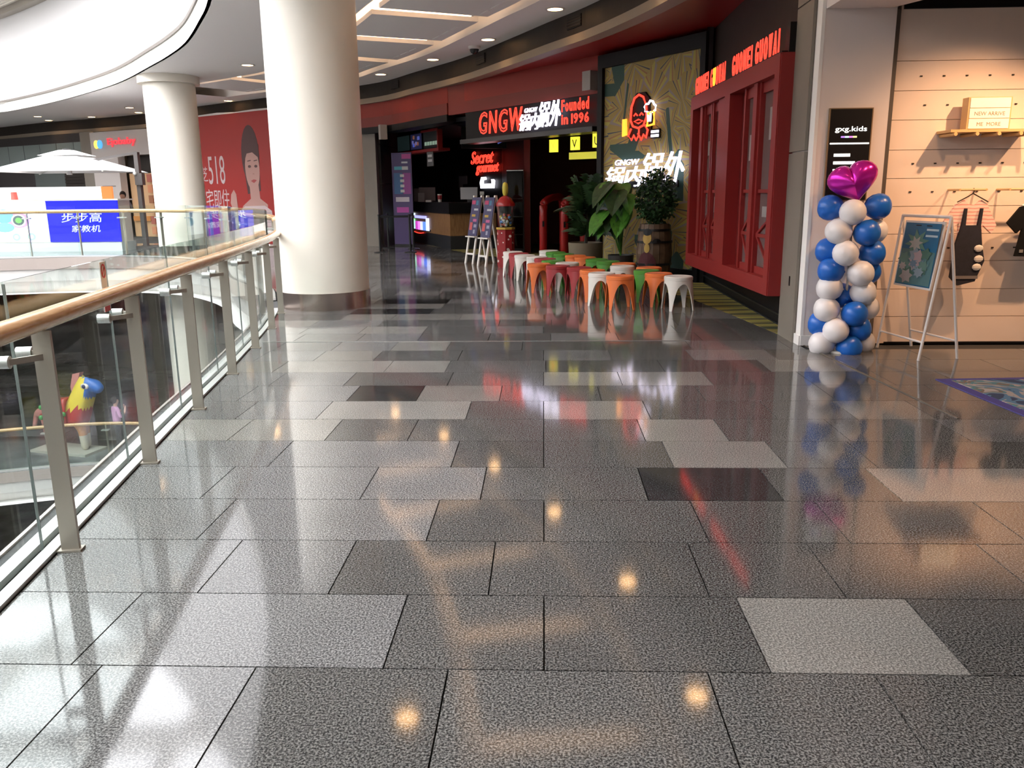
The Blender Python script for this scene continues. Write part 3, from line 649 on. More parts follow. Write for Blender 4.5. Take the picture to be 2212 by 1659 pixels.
# patterned feature panel
A = Vector((1.07, 16.82)); B2 = Vector((2.68, 14.47)); PW = (B2 - A).length; frp = frame((A.x, A.y, 0), B2 - A)
pm = mat('mosaic', (.4, .3, .1), .6); nt = pm.node_tree; bs = nt.nodes['Principled BSDF']
def nd(tp, **kw):
    n_ = nt.nodes.new('ShaderNode' + tp)
    for k_, v_ in kw.items(): setattr(n_, k_, v_)
    return n_
def lk(a_, b_): nt.links.new(a_, b_)
gq = nd('NewGeometry'); dh = nd('VectorMath', operation='DOT_PRODUCT'); lk(gq.outputs['Position'], dh.inputs[0]); dh.inputs[1].default_value = ((B2 - A).x / PW, (B2 - A).y / PW, 0)
sz = nd('SeparateXYZ'); lk(gq.outputs['Position'], sz.inputs[0]); cb = nd('CombineXYZ'); lk(dh.outputs['Value'], cb.inputs[0]); lk(sz.outputs[2], cb.inputs[1])
vo = nd('TexVoronoi', voronoi_dimensions='2D', distance='MANHATTAN'); vo.inputs['Scale'].default_value = 1.7; lk(cb.outputs[0], vo.inputs['Vector'])
sc_ = nd('SeparateColor'); lk(vo.outputs['Color'], sc_.inputs[0])
def mth(op, a_, b_):
    n_ = nd('Math', operation=op)
    for i_, v_ in enumerate((a_, b_)):
        if v_ is None: continue
        if isinstance(v_, (int, float)): n_.inputs[i_].default_value = v_
        else: lk(v_, n_.inputs[i_])
    return n_.outputs[0]
ang = mth('MULTIPLY', sc_.outputs[0], 6.28); sp = nd('SeparateXYZ'); lk(cb.outputs[0], sp.inputs[0]); vp = nd('SeparateXYZ'); lk(vo.outputs['Position'], vp.inputs[0])
px1 = mth('SUBTRACT', sp.outputs[0], vp.outputs[0]); py1 = mth('SUBTRACT', sp.outputs[1], vp.outputs[1])
rx_ = mth('ADD', mth('MULTIPLY', px1, mth('COSINE', ang, None)), mth('MULTIPLY', py1, mth('SINE', ang, None)))
ry_ = mth('SUBTRACT', mth('MULTIPLY', py1, mth('COSINE', ang, None)), mth('MULTIPLY', px1, mth('SINE', ang, None)))
fan = mth('MULTIPLY', mth('ARCTAN2', ry_, mth('ADD', mth('ABSOLUTE', rx_, None), .10)), 1.5)
st_ = mth('FRACT', mth('ADD', fan, mth('MULTIPLY', sc_.outputs[1], 3.0)), None)
rp = nd('ValToRGB'); rp.color_ramp.interpolation = 'CONSTANT'; e_ = rp.color_ramp.elements
e_[0].position = 0; e_[0].color = (.34, .25, .07, 1); e_[1].position = .30; e_[1].color = (.28, .24, .22, 1)
for p_, c_ in ((.44, (.42, .35, .08, 1)), (.62, (.32, .16, .07, 1)), (.70, (.37, .28, .09, 1)), (.86, (.045, .06, .10, 1)), (.92, (.35, .27, .08, 1))): q = e_.new(p_); q.color = c_
lk(st_, rp.inputs[0]); mz = nd('Mix', data_type='RGBA'); gt = mth('GREATER_THAN', mth('ADD', sc_.outputs[2], mth('MULTIPLY', mth('ABSOLUTE', ry_, None), -1.6)), .66)
lk(gt, mz.inputs['Factor']); lk(rp.outputs[0], mz.inputs[6]); mz.inputs[7].default_value = (.025, .075, .06, 1); lk(mz.outputs[2], bs.inputs['Base Color'])
t = thing('feature_panel', 'tall black framed panel with yellow radiating line pattern behind the plants', 'wall panel', (1.9, 15.7, 0))
fbox(frp, .14, PW - .12, .2, 3.84, -.10, -.04).build('mosaic_face', pm, t)
for u0, u1, v0, v1 in ((0, .14, 0, 4.08), (PW - .12, PW, 0, 4.08), (.14, PW - .12, 3.84, 4.08), (.14, PW - .12, 0, .2)): fbox(frp, u0, u1, v0, v1, -.14, .03).build('frame_bar', M_blk, t)
wall('wall_restaurant_return', (2.68, 14.5), (2.82, 15.1), 0, 4.15, -.1, M_blk)
# neon figure
t = thing('neon_figure', 'neon outline of a round-headed figure with orange mug on the patterned panel', 'neon sign', tuple(frp(1.15, 2.5)))
def ring(cx, cz, pts, r=.02, close=False): return MB().tube([frp(cx + x, cz + z, .03) for x, z in pts], r, 6, closed=close)
cx, cz = 1.22, 2.88
bk = MB(); bk.fpoly(frp, [(cx - .32 + 0, cz - .36), (cx + .28, cz - .36), (cx + .34, cz - .05), (cx + .25, cz + .1), (cx + .25, cz + .3), (cx + .12, cz + .42), (cx - .1, cz + .42), (cx - .24, cz + .28), (cx - .26, cz)], -.04, 0.); bk.build('backing', M_blk, t)
dome = [(-.22, -.05), (-.2, .18), (-.12, .33), (0, .38), (.12, .33), (.2, .18), (.22, -.02)]
ring(cx, cz, dome).build('head_tube', M_neonr, t)
ring(cx, cz, [(-.22, -.05), (-.15, -.16), (0, -.2), (.14, -.16), (.22, -.02)]).build('chin_tube', M_neonr, t)
ring(cx, cz, [(-.13, .02), (-.08, .06), (-.03, .02)], .014).build('eye_tube', M_neonr, t); ring(cx, cz, [(.03, .02), (.08, .06), (.13, .02)], .014).build('eye_tube', M_neonr, t)
ring(cx, cz, [(-.12, -.08), (0, -.12), (.12, -.08), (0, -.05)], .014, True).build('mouth_tube', M_neonr, t)
ring(cx, cz, [(-.2, -.2), (-.28, -.32), (-.18, -.40), (-.12, -.32), (-.05, -.41), (.02, -.32), (.09, -.41), (.15, -.32), (.22, -.38), (.26, -.25), (.18, -.16)]).build('bib_tube', M_neonr, t)
ring(cx, cz, [(.02, -.2), (.02, -.3), (-.01, -.3)], .016).build('button_tube', M_neonr, t)
ring(cx, cz, [(-.42, -.02), (-.36, -.02), (-.34, -.3), (-.42, -.32)], .026, True).build('mug_tube', M_neono, t)
ring(cx, cz, [(.24, -.18), (.42, -.16), (.42, .06), (.26, .04)], .026, True).build('mug_tube', M_neono, t)
ring(cx, cz, [(.27, -.10), (.25, .06), (.18, .08), (.16, .15), (.21, .20), (.26, .20), (.31, .25), (.38, .23), (.41, .18), (.46, .15), (.45, .08), (.39, .05), (.33, .06), (.32, -.10)], .02, True).build('foam_tube', M_neonw, t)
fbox(frp, cx + .32, cx + .55, cz - .4, cz - .24, -.02, .01).build('plate', M_blk, t)
for k in range(2): fbox(frp, cx + .335, cx + .535, cz - .38 + k * .07, cz - .335 + k * .07, .01, .02).build('plate_text', M_neonw, t)
# white chinese logo on the panel
def logo(t, fr, u, v, wd, ht, d):
    letters('small_letters', 'gngw', fr, u + wd * .12, v + ht * .66, wd * .33, ht * .17, M_neonw, t, d)
    cw = wd * .25
    for i, ch in enumerate('锅内锅外'):
        k = ht * (.62 if i < 2 else .92)
        letters('letter', 'c' + ch, fr, u + i * cw, v + (.0 if i < 2 else ht * .06), cw * 1.06, k, M_neonw, t, d, .04)
t = thing('light_sign', 'glowing white slanted chinese letter sign low on the patterned panel', 'light sign', tuple(frp(1.2, 1.7)))
fbox(frp, .3, 2.3, 1.62, 1.74, .0, .03).build('carrier_rail', M_blk, t)
logo(t, frp, .34, 1.64, 2.1, .60, .035)

# header beam with signs over the entrance
A = Vector((-1.9, 20.9)); B3 = Vector((1.09, 17.18)); HW = (B3 - A).length; frh = frame((A.x, A.y, 0), B3 - A)
struct(fbox(frh, 0, HW, 3.45, 4.15, -.2, 0).build('wall_restaurant_red', M_redw), 'red wall above the restaurant sign')
struct(fbox(frh, 0, HW, 3.45, 3.72, 0, .012).build('trim', mat('red_band', (.20, .02, .014), .5)), 'lower red band above the restaurant sign')
struct(fbox(frh, 0, HW, 2.80, 3.45, -.3, -.02).build('trim', M_blk), 'black sign board over the restaurant entrance')
struct(fbox(frh, 0, HW, 2.72, 2.82, -.3, .16).build('trim', mat('dark_lip', (.05, .045, .045), .3, .4)), 'dark metal lip under the restaurant sign')
t = thing('neon_sign', 'red neon outline capital letters at the far end of the entrance sign board', 'neon sign', tuple(frh(1.2, 3.1)))
for i, ch in enumerate('GNGW'): letters('letter', 'o' + ch, frh, .70 + i * .40, 2.90, .34 if ch != 'W' else .50, .50, M_neonr, t, .06, .02)
t = thing('light_sign', 'glowing white slanted chinese letter sign in the middle of the entrance sign board', 'light sign', tuple(frh(2.4, 3.1)))
logo(t, frh, 2.30, 2.88, 1.38, .56, .06)
t = thing('neon_sign', 'red neon founding year sign at the near end of the entrance sign board', 'neon sign', tuple(frh(3.9, 3.1)))
for wrd, v, h in (('Founded', 3.17, .24), ('in1996', 2.92, .2)):
    us = [(.45 if ch in 'i1' else 1.) + (.45 if (wrd == 'in1996' and k == 1) else 0) for k, ch in enumerate(wrd)]; sc_w = .88 / sum(us); u = 3.71
    for ch, wu in zip(wrd, us):
        low_ = ch in 'oune'; letters('letter', 'f' + ch, frh, u + .012, v, max(.02, (1. if ch not in 'i1' else .45) * sc_w - .03), h * (.72 if low_ else 1.), M_neonr, t, .06, .015); u += wu * sc_w
# bulkhead above the counter
bl = [p for p in offset2(F, -.10) if p[0] < -2.3 and p[1] < 27.6]
bulk = MB().sweep(bl, [(0, 4.14), (0, 3.47), (-.5, 3.47), (-.5, 4.14)]); struct(bulk.build('wall_counter_red', M_redw), 'red bulkhead over the counter')
b = MB().sweep(bl, [(.03, 3.74), (.03, 3.47), (-.02, 3.47), (-.02, 3.74)]); struct(b.build('trim', MATS['red_band']), 'lower red band of the counter bulkhead')
b = MB().sweep(bl, [(.04, 3.47), (.04, 3.30), (-.5, 3.30), (-.5, 3.47)]); struct(b.build('trim', M_blk), 'black lower edge of the counter bulkhead')
wall('wall_counter_return', (-1.9, 20.9), (-2.36, 21.45), 3.45, 4.14, -.1, MATS['red_band'])  # return given the darker red, painting in the shade of its turned-away side
# back walls of the restaurant
for i, (a, c, m) in enumerate((((-5.2, 30.4), (-3.2, 29.4), M_blk), ((-3.2, 29.4), (-1.25, 25.8), M_blk), ((-1.25, 25.8), (-.42, 22.4), M_blk), ((-.5, 26.), (4.2, 26.), M_reddk), ((4.2, 26), (4.2, 14.8), M_reddk))):
    wall('wall_restaurant_back', a, c, 0, 4.3, .1, m)
struct(MB().prism([(-5.3, 31), (-2.2, 21.6), (1.2, 17.4), (2.8, 15), (4.4, 15), (4.4, 26.2), (-.5, 26.2)], 3.3, 3.4).build('ceiling', M_blk), 'black ceiling inside the restaurant')
struct(MB().box((-.42, 22.2, 1.5), (.16, .3, 3.0)).build('trim', M_red), 'red jamb of the restaurant entrance')
# left end wall: grey pilaster and brown panel
struct(MB().prism([(-5.45, 25.55), (-4.98, 25.25), (-4.9, 26.0), (-5.3, 26.4)], 0, 4.2).build('wall_pilaster', M_taupe), 'taupe pilaster beside the counter')
for k, (z0, z1) in enumerate(((0, 1.85), (1.87, 3.0), (3.02, 4.05))):
    MB().bar((-4.93, 25.5, (z0 + z1) / 2), (-4.78, 29.8, (z0 + z1) / 2), .1, z1 - z0).build('trim' , M_brown)['kind'] = 'structure'
# far wall behind everything
fw = [p for p in offset2(F, -.45) if p[0] < -5.3]
struct(MB().sweep(fw, [(0, 0), (0, 4.2), (-.2, 4.2), (-.2, 0)]).build('wall_gallery', mat('gallery_wall', (.16, .14, .12), .5)), 'dark taupe wall of the far gallery')

# ================================================================== LAMPS
def spot(name, loc, tgt, power, col, ang=1.6, size=.05, blend=.5, parent=None):
    l = bpy.data.lights.new(name, 'SPOT'); l.energy = power; l.color = col; l.spot_size = ang; l.spot_blend = blend; l.shadow_soft_size = size
    o = bpy.data.objects.new(name, l); C.objects.link(o); o.location = loc
    o.rotation_euler = (Vector(tgt) - Vector(loc)).to_track_quat('-Z', 'Y').to_euler()
    if parent is not None: o.parent = parent; o.location = MX[parent.name].inverted() @ Vector(loc)
    return o
DL = [(1.92, 9.29), (1.36, 12.41), (.21, 15.4), (-1.14, 18.19), (-2.61, 20.66), (-4.3, 22.98), (-7.19, 21.04), (-10.52, 28.60), (-12.84, 30.28), (-14.73, 30.3), (-15.25, 32.05), (-17.85, 33.5), (-20.3, 34.7), (-19.74, 33.02), (-1.66, 8.76), (2.2, 6.0), (2.3, 2.6), (-1.5, 3.2), (2.3, -1.2), (-1.4, -2.), (-6.6, 25.5)]
for x, y in DL:
    t = thing('downlight', 'small round recessed ceiling downlight giving warm light', 'downlight', (x, y, Z), 0, 'recessed downlights of the gallery ceiling')
    MB().lathe([(.135, -.012), (.175, -.012), (.175, .0), (.135, .0)], 24, (x, y, Z - .002), caps=False).build('trim_ring', M_white, t)
    MB().lathe([(.0, -.008), (.136, -.008)], 24, (x, y, Z)).build('lens', M_warm, t)
    spot('downlight_beam', (x, y, Z - .03), (x, y, 0), 14, (1., .74, .48), 1.9, .12, .7, t)
t = thing('dome_camera', 'dark dome security camera under the ceiling band', 'camera', (-1.49, 18.99, Z))
MB().lathe([(.13, 0), (.13, -.05), (.10, -.06)], 20, (-1.49, 18.99, Z)).build('housing', M_white, t)
MB().ball((-1.49, 18.99, Z - .06), (.1, .1, .1), 16, 8).build('dome', mat('smoked_dome', (.03, .03, .03), .1), t, smooth=True)
# ================================================================== STOOLS
def make_stool():
    t = thing('stool', '', 'stool')
    H_ = .45; RT = .180; RB_ = .222
    prof = [(.0, H_ - .012), (.10, H_ - .012), (.165, H_ - .004), (.178, H_), (.190, H_ - .012), (.190, H_ - .05), (.184, H_ - .055), (.184, H_ - .03), (.0, H_ - .03)]
    b = MB(); n = 32; vs = []; fs = []
    for r, z in prof: vs += [(max(r, .001) * math.cos(2 * PI * j / n), max(r, .001) * math.sin(2 * PI * j / n), z) for j in range(n)]
    for i in range(len(prof) - 1): fs += [(i * n + q, i * n + (q + 1) % n, (i + 1) * n + (q + 1) % n, (i + 1) * n + q) for q in range(n)]
    b.add(vs, fs); b.build('seat', M_plast_w, t, smooth=.7, local=True)
    def zb(th):                      # lower edge of the skirt: foot, then arch
        a = abs(th) / (PI / 4); w0 = .14
        if a < w0: return 0.
        q = (a - w0) / (1 - w0); return .355 * (1 - (1 - q) ** 2.2) ** .50 if q > 0 else 0.
    for leg in range(4):
        b = MB(); ths = [-PI / 4 + PI / 2 * i / 20 for i in range(21)]; rows = 9; vs = []; fs = []
        for th in ths:
            z0 = zb(th)
            for j in range(rows):
                z = z0 + (H_ - .045 - z0) * j / (rows - 1); f = z / H_
                r = RB_ + (RT - RB_) * f
                sq = 1 + .05 * (1 - f) * math.cos(4 * th)          # legs flare
                a = leg * PI / 2 + PI / 4 + th
                for k in (0, 1): vs.append(((r * sq - k * .012) * math.cos(a), (r * sq - k * .012) * math.sin(a), z))
        W_ = rows * 2
        for i in range(20):
            for j in range(rows - 1):
                p = i * W_ + j * 2; q = (i + 1) * W_ + j * 2
                fs += [(p, q, q + 2, p + 2), (p + 1, p + 3, q + 3, q + 1)]
            p = i * W_; q = (i + 1) * W_; fs += [(p, p + 1, q + 1, q)]
        b.add(vs, fs); b.build('leg', M_plast_w, t, smooth=.9, local=True)
    return t
st0 = make_stool(); first = True
ST = [(-.58, 16.01, 'w'), (-.43, 15.48, 'r'), (-.30, 15.09, 'w'), (-.13, 14.70, 'w'), (.02, 14.28, 'r'), (.16, 13.86, 'g'), (.31, 13.50, 'w'), (-.02, 13.22, 'o'), (.24, 12.86, 'r'), (.12, 16.22, 'w'), (.27, 15.72, 'g'), (.42, 15.30, 'g'), (.58, 14.90, 'o'), (.74, 14.48, 'o'), (.91, 14.03, 'g'), (1.06, 13.62, 'g'), (1.19, 13.22, 'o'), (1.30, 12.82, 'w'), (1.45, 12.42, 'o'), (1.52, 12.02, 'g'), (.54, 12.47, 'r'), (.70, 12.08, 'o'), (.82, 11.68, 'w'), (1.00, 11.29, 'o'), (1.60, 11.62, 'o'), (1.75, 11.22, 'w')]
ST = [list(s_) for s_ in ST]
for _ in range(400):                       # keep neighbouring stools from touching
    for i in range(len(ST)):
        for j in range(i):
            dv = Vector((ST[i][0] - ST[j][0], ST[i][1] - ST[j][1])); l = dv.length
            if l < 0.470: dv *= (0.470 - l) / l * .5; ST[i][0] += dv.x; ST[i][1] += dv.y; ST[j][0] -= dv.x; ST[j][1] -= dv.y
SC = {'w': ('white', M_plast_w), 'r': ('dark red', M_plast_r), 'o': ('orange', M_plast_o), 'g': ('green', M_plast_g)}
for i, (x, y, c) in enumerate(ST):
    nm, m = SC[c]; lab = '%s plastic stool with four arched legs in the rows before the restaurant' % nm; grp = '%s waiting stools' % nm
    rz = random.uniform(-.25, .25) + .1
    if i == 0:
        st0.location = (x, y, 0); st0.rotation_euler = (0, 0, rz); st0['label'] = lab; st0['group'] = grp
    else: dup(st0, (x, y, 0), rz, lab, grp, m)
# ================================================================== PLANTS BEFORE THE PANEL
def pinnate(t, c, n, L, h, m, wl, seed, spread=1.0):
    rr = random.Random(seed)
    for k in range(n):
        a = 2 * PI * k / n + rr.uniform(-.3, .3); el = rr.uniform(.25, 1.25); ln = L * rr.uniform(.7, 1.15)
        p0 = Vector(c); pts = []
        for s in range(7):
            f = s / 6; out = ln * f * math.cos(el) * spread; z = h * f * math.sin(el) * 1.3 - .35 * ln * f * f
            pts.append(p0 + Vector((math.cos(a) * out, math.sin(a) * out, z)))
        b = MB().tube(pts, .008, 4); sd = Vector((-math.sin(a), math.cos(a), 0))
        for s in range(1, 7):
            for f2 in (0, .5):
                q = pts[s - 1].lerp(pts[s], f2 + .25); dr = (pts[s] - pts[s - 1]).normalized()
                for sg in (-1, 1):
                    l2 = wl * rr.uniform(.7, 1.1); e1 = q + sd * sg * l2 + dr * l2 * .5 - Vector((0, 0, l2 * .35)); md_ = q.lerp(e1, .45); w2 = dr * (l2 * .17)
                    b.add([q, md_ + w2, e1, md_ - w2], [(0, 1, 2, 3)])
        b.build('frond', m, t, recalc=False)
def pot(t, x, y, r, h, m): MB().lathe([(r * .86, 0), (r, h), (r * .93, h), (r * .9, h - .05), (.01, h - .05)], 28, (x, y, 0)).build('pot', m, t, smooth=.6)
t = thing('potted_palm', 'dark feathery potted palm in a beige round planter by the entrance', 'plant', (.80, 15.87, 0))
pot(t, .80, 15.87, .33, .62, mat('beige_pot', (.17, .135, .085), .6)); MB().tube([(.80, 15.87, .5), (.82, 15.85, 1.0), (.78, 15.87, 1.25)], .03, 6).build('trunk', M_brown, t)
pinnate(t, (.80, 15.87, 1.15), 15, .62, .72, M_leaf1, .26, 3); pinnate(t, (.80, 15.87, .75), 11, .62, .55, M_leaf1, .24, 4)
MB().lathe([(.04, .3), (.04, .302)], 10, (.74, 15.545, .0)).build('pot_mark', M_blk, t)
t = thing('elephant_ear_plant', 'leafy plant with big bright green leaves between the palm and the barrel', 'plant', (1.42, 15.35, 0))
pot(t, 1.42, 15.35, .24, .42, mat('dark_pot', (.03, .028, .025), .5))
rr = random.Random(5)
for k in range(16):
    a = -2.1 + rr.uniform(-.62, .72); h = rr.uniform(.75, 1.55); r = rr.uniform(.12, .42)
    tip = Vector((1.42 + math.cos(a) * r, 15.35 + math.sin(a) * r, .4 + h * .85)); base = Vector((1.42, 15.35, .4))
    b = MB().tube([base, base.lerp(tip, .55) + Vector((0, 0, .08)), tip], .012, 5); d = Vector((math.cos(a), math.sin(a), -.75)).normalized(); s = d.cross(Vector((0, 0, 1))).normalized()
    ln = rr.uniform(.34, .5); wd = ln * .42; up_ = s.cross(d).normalized(); row = []
    for j, (f, q) in enumerate(((-.12, .55), (.08, .95), (.3, 1.0), (.55, .8), (.8, .42), (1., .0))): row.append((tip + d * ln * f - up_ * 0 + Vector((0, 0, -.12 * f * f)), q * wd))
    vs = []; fs = []
    for p, q in row: vs += [p - s * q + up_ * q * .25, p, p + s * q + up_ * q * .25]
    for j in range(5): fs += [(j * 3, j * 3 + 1, j * 3 + 4, j * 3 + 3), (j * 3 + 1, j * 3 + 2, j * 3 + 5, j * 3 + 4)]
    b.add(vs, fs); b.build('leaf', M_leaf2 if k % 3 else M_leaf1, t, recalc=False)
# barrel with a leafy bush
bx_, by_ = 1.93, 14.62
t = thing('barrel', 'old wooden barrel painted with a yellow faced figure in dark red', 'barrel', (bx_, by_, 0))
prof = [(.255, 0), (.285, .2), (.315, .5), (.285, .8), (.255, 1.0)]; NS = 18
for k in range(NS):
    a0 = 2 * PI * k / NS + .012; a1 = 2 * PI * (k + 1) / NS - .012; b = MB(); vs = []
    for r, z in prof:
        for a, rq in ((a0, r), (a1, r), (a1, r - .03), (a0, r - .03)): vs.append((bx_ + rq * math.cos(a), by_ + rq * math.sin(a), z))
    fs = []
    for i in range(4): fs += [(i * 4 + q, i * 4 + (q + 1) % 4, i * 4 + 4 + (q + 1) % 4, i * 4 + 4 + q) for q in range(4)]
    fs += [(3, 2, 1, 0), (16, 17, 18, 19)]; b.add(vs, fs); b.build('stave', mat('barrel_wood', (.11, .065, .035), .6, noise=.3, nscale=9), t)
for z in (.12, .32, .7, .9):
    r = .255 + .06 * (1 - ((z - .5) / .5) ** 2); MB().lathe([(r + .001, z - .02), (r + .006, z - .02), (r + .006, z + .02), (r + .001, z + .02)], 36, (bx_, by_, 0), caps=False).build('hoop', M_blkm, t, smooth=.5)
def barrel_print(pts, m, nm, d=.008):
    b = MB(); vs = []
    ca = sum(p[0] for p in pts) / len(pts); cz_ = sum(p[1] for p in pts) / len(pts)
    def P(a, z):
        r = .258 + .058 * (1 - ((z - .5) / .5) ** 2) + d; return (bx_ + r * math.cos(a), by_ + r * math.sin(a), z)
    n = len(pts); vs = [P(ca, cz_)] + [P(*p) for p in pts]; b.add(vs, [(0, 1 + i, 1 + (i + 1) % n) for i in range(n)]); b.build(nm, m, t, recalc=False)
fa = -PI / 2 - .55
ell = lambda a, z, ra, rz_, n=14: [(a + ra * math.cos(2 * PI * k / n), z + rz_ * math.sin(2 * PI * k / n)) for k in range(n)]
barrel_print(ell(fa, .30, .55, .24), mat('print_maroon', (.07, .008, .012), .6), 'print_dress'); barrel_print(ell(fa + .02, .60, .16, .08), mat('print_yellow', (.42, .27, .05), .6), 'print_neck', .010)
barrel_print(ell(fa, .77, .26, .10), MATS['print_yellow'], 'print_face', .012); barrel_print(ell(fa, .87, .27, .06), M_blk, 'print_hair', .014); barrel_print(ell(fa + .55, .72, .22, .04), M_blk, 'print_hair', .014)
t = thing('leafy_bush', 'dense dark green bush growing out of the wooden barrel', 'plant', (bx_, by_, .95))
MB().tube([(bx_, by_, .9), (bx_ + .02, by_, 1.3), (bx_, by_, 1.7)], .02, 5).build('stem', M_brown, t)
b = MB(); rr = random.Random(9)
for k in range(1700):
    a = rr.uniform(0, 2 * PI); z = rr.uniform(-1, 1); R = rr.uniform(.55, 1.); q = math.sqrt(1 - z * z)
    p = Vector((bx_ + .02 + .36 * R * q * math.cos(a), by_ + .05 + .30 * R * q * math.sin(a), 1.42 + .50 * R * z)); l = rr.uniform(.05, .095)
    if p.z < 1.12 and (p.x - bx_) ** 2 + (p.y - by_) ** 2 > .13 ** 2: continue
    d = Vector((rr.uniform(-1, 1), rr.uniform(-1, 1), rr.uniform(-1, .6))).normalized(); s = d.orthogonal().normalized() * l * .4
    b.add([p, p + d * l * .5 + s, p + d * l, p + d * l * .5 - s], [(0, 1, 2, 3)])
b.build('foliage', M_leaf3, t, recalc=False)['kind'] = 'stuff'
# ================================================================== GUMBALL MACHINE
gx, gy = -.80, 17.75
t = thing('gumball_machine', 'red gumball machine with white dots, glass case and yellow knob on top', 'vending machine', (gx, gy, 0))
MB().lathe([(.17, 0), (.185, .06), (.185, .78), (.17, .80)], 8, (gx, gy, 0)).build('base', mat('machine_red', (.26, .012, .015), .35), t)
MB().lathe([(.20, .80), (.20, .84)], 8, (gx, gy, 0)).build('tray_ring', mat('machine_yellow', (.5, .33, .05), .4), t)
MB().lathe([(.165, .84), (.175, 1.28), (.165, 1.28), (.155, .86)], 8, (gx, gy, 0), caps=False).build('glass_case', M_glass2, t)
MB().lathe([(.20, 1.28), (.20, 1.33), (.12, 1.45), (.03, 1.50)], 16, (gx, gy, 0)).build('lid', mat('machine_red2', (.33, .01, .012), .3), t, smooth=.6)
MB().lathe([(.035, 1.49), (.06, 1.56), (.062, 1.66), (.05, 1.74), (.02, 1.77)], 14, (gx, gy, 0)).build('knob', mat('knob_yellow', (.6, .5, .06), .35), t, smooth=.8)
rr = random.Random(2); cols = [(.6, .5, .05), (.6, .6, .6), (.55, .08, .04), (.08, .2, .5)]
for k in range(44): MB().ball((gx + rr.uniform(-.10, .10), gy + rr.uniform(-.10, .10), .885 + rr.uniform(0, .22)), .034, 8, 5).build('gumball', mat('gum_%d' % (k % 4), cols[k % 4], .3), t, smooth=True)
for k in range(26):
    a = -PI / 2 + rr.uniform(-1.5, 1.5); face = round((a - PI / 8) / (PI / 4)) * PI / 4 + PI / 8; z = rr.uniform(.08, .74); R = .185 * math.cos(PI / 8) + .002; off = rr.uniform(-.04, .04)
    n = Vector((math.cos(face), math.sin(face), 0)); s = Vector((-n.y, n.x, 0)); c = Vector((gx, gy, z)) + n * R + s * off; r = rr.choice((.014, .02, .03))
    MB().add([c + s * r * math.cos(q) + Vector((0, 0, r * math.sin(q))) + n * .002 for q in [2 * PI * j / 10 for j in range(10)]], [tuple(range(10))]).build('dot', M_plast_w, t, recalc=False)
# ================================================================== MENU EASELS
def sandwich(x, y, rz, label):
    t = thing('easel', label, 'easel', (x, y, 0), rz, 'white menu easels by the counter'); v = lambda *p: MX[t.name] @ Vector(p)
    for sx_ in (-.16, .16):
        MB().bar(v(sx_, -.22, 0), v(sx_, .05, 1.5), .05, .03).build('leg', M_plast_w, t); MB().bar(v(sx_, .34, 0), v(sx_, .07, 1.5), .05, .03).build('leg', M_plast_w, t)
    MB().bar(v(-.18, -.18, .22), v(.18, -.18, .22), .03, .04).build('rung', M_plast_w, t); MB().bar(v(-.2, -.15, .60), v(.2, -.15, .60), .08, .025).build('ledge', M_plast_w, t)
    a, b2, c2, d2 = v(-.19, -.13, .62), v(.19, -.13, .62), v(.19, .02, 1.46), v(-.19, .02, 1.46)
    nrm = (b2 - a).cross(d2 - a).normalized(); MB().add([a, b2, c2, d2, a - nrm * .015, b2 - nrm * .015, c2 - nrm * .015, d2 - nrm * .015], [(0, 1, 2, 3), (7, 6, 5, 4), (0, 4, 5, 1), (1, 5, 6, 2), (2, 6, 7, 3), (3, 7, 4, 0)]).build('board', mat('menu_navy', (.035, .03, .09), .5), t)
    rr = random.Random(int(x * 10)); 
    for k, (u, w_, q, h, c) in enumerate(((.25, .4, .82, .1, (.4, .03, .1)), (.65, .25, .80, .12, (.03, .13, .22)), (.6, .45, .66, .05, (.4, .4, .42)), (.4, .4, .5, .06, (.4, .25, .03)), (.6, .4, .37, .07, (.4, .08, .2)), (.25, .3, .15, .2, (.45, .06, .06)), (.7, .3, .22, .08, (.25, .25, .32)), (.65, .2, .06, .1, (.25, .25, .32)))):
        pt = lambda uu, vv: a + (b2 - a) * uu + (d2 - a) * vv + nrm * .003
        MB().add([pt(u - w_ / 2, q), pt(u + w_ / 2, q), pt(u + w_ / 2, q + h), pt(u - w_ / 2, q + h)], [(0, 1, 2, 3)]).build('print', mat('menu_print_%d' % k, c, .5), t, recalc=False)
sandwich(-1.50, 18.85, -.95, 'white easel with navy menu board standing nearer the wood counter'); sandwich(-1.16, 18.1, -.95, 'white easel with navy menu board standing against the gumball machine')
# ================================================================== COUNTER
t = thing('counter', 'wood fronted bar counter with thick black top and black plinth', 'counter', (-2.6, 24, 0))
cpl = [(-2.63, 23.4), (-1.25, 24.0), (-1.5, 24.9), (-2.45, 24.5), (-4.15, 28.9), (-4.8, 28.5)]
ins = [(-2.62, 23.50), (-1.35, 24.06), (-1.5, 24.8), (-2.4, 24.4), (-4.2, 28.8), (-4.7, 28.45)]
MB().prism(ins, .38, 1.0).build('front', M_wood, t); MB().prism(ins, 0, .38).build('plinth', mat('plinth_dark', (.022, .024, .026), .4), t); MB().prism(cpl, 1.0, 1.30).build('worktop', M_blk, t)
frc = frame((-4.70, 28.45, 0), Vector((-2.62, 23.5)) - Vector((-4.70, 28.45)))
sg = thing('light_sign', 'small colourful lit logo of letters on the wood counter front', 'light sign', tuple(frc(2.6, .7, .05)))
fbox(frc, 1.0, 3.3, .42, .48, .005, .02).build('carrier', M_blk, sg)
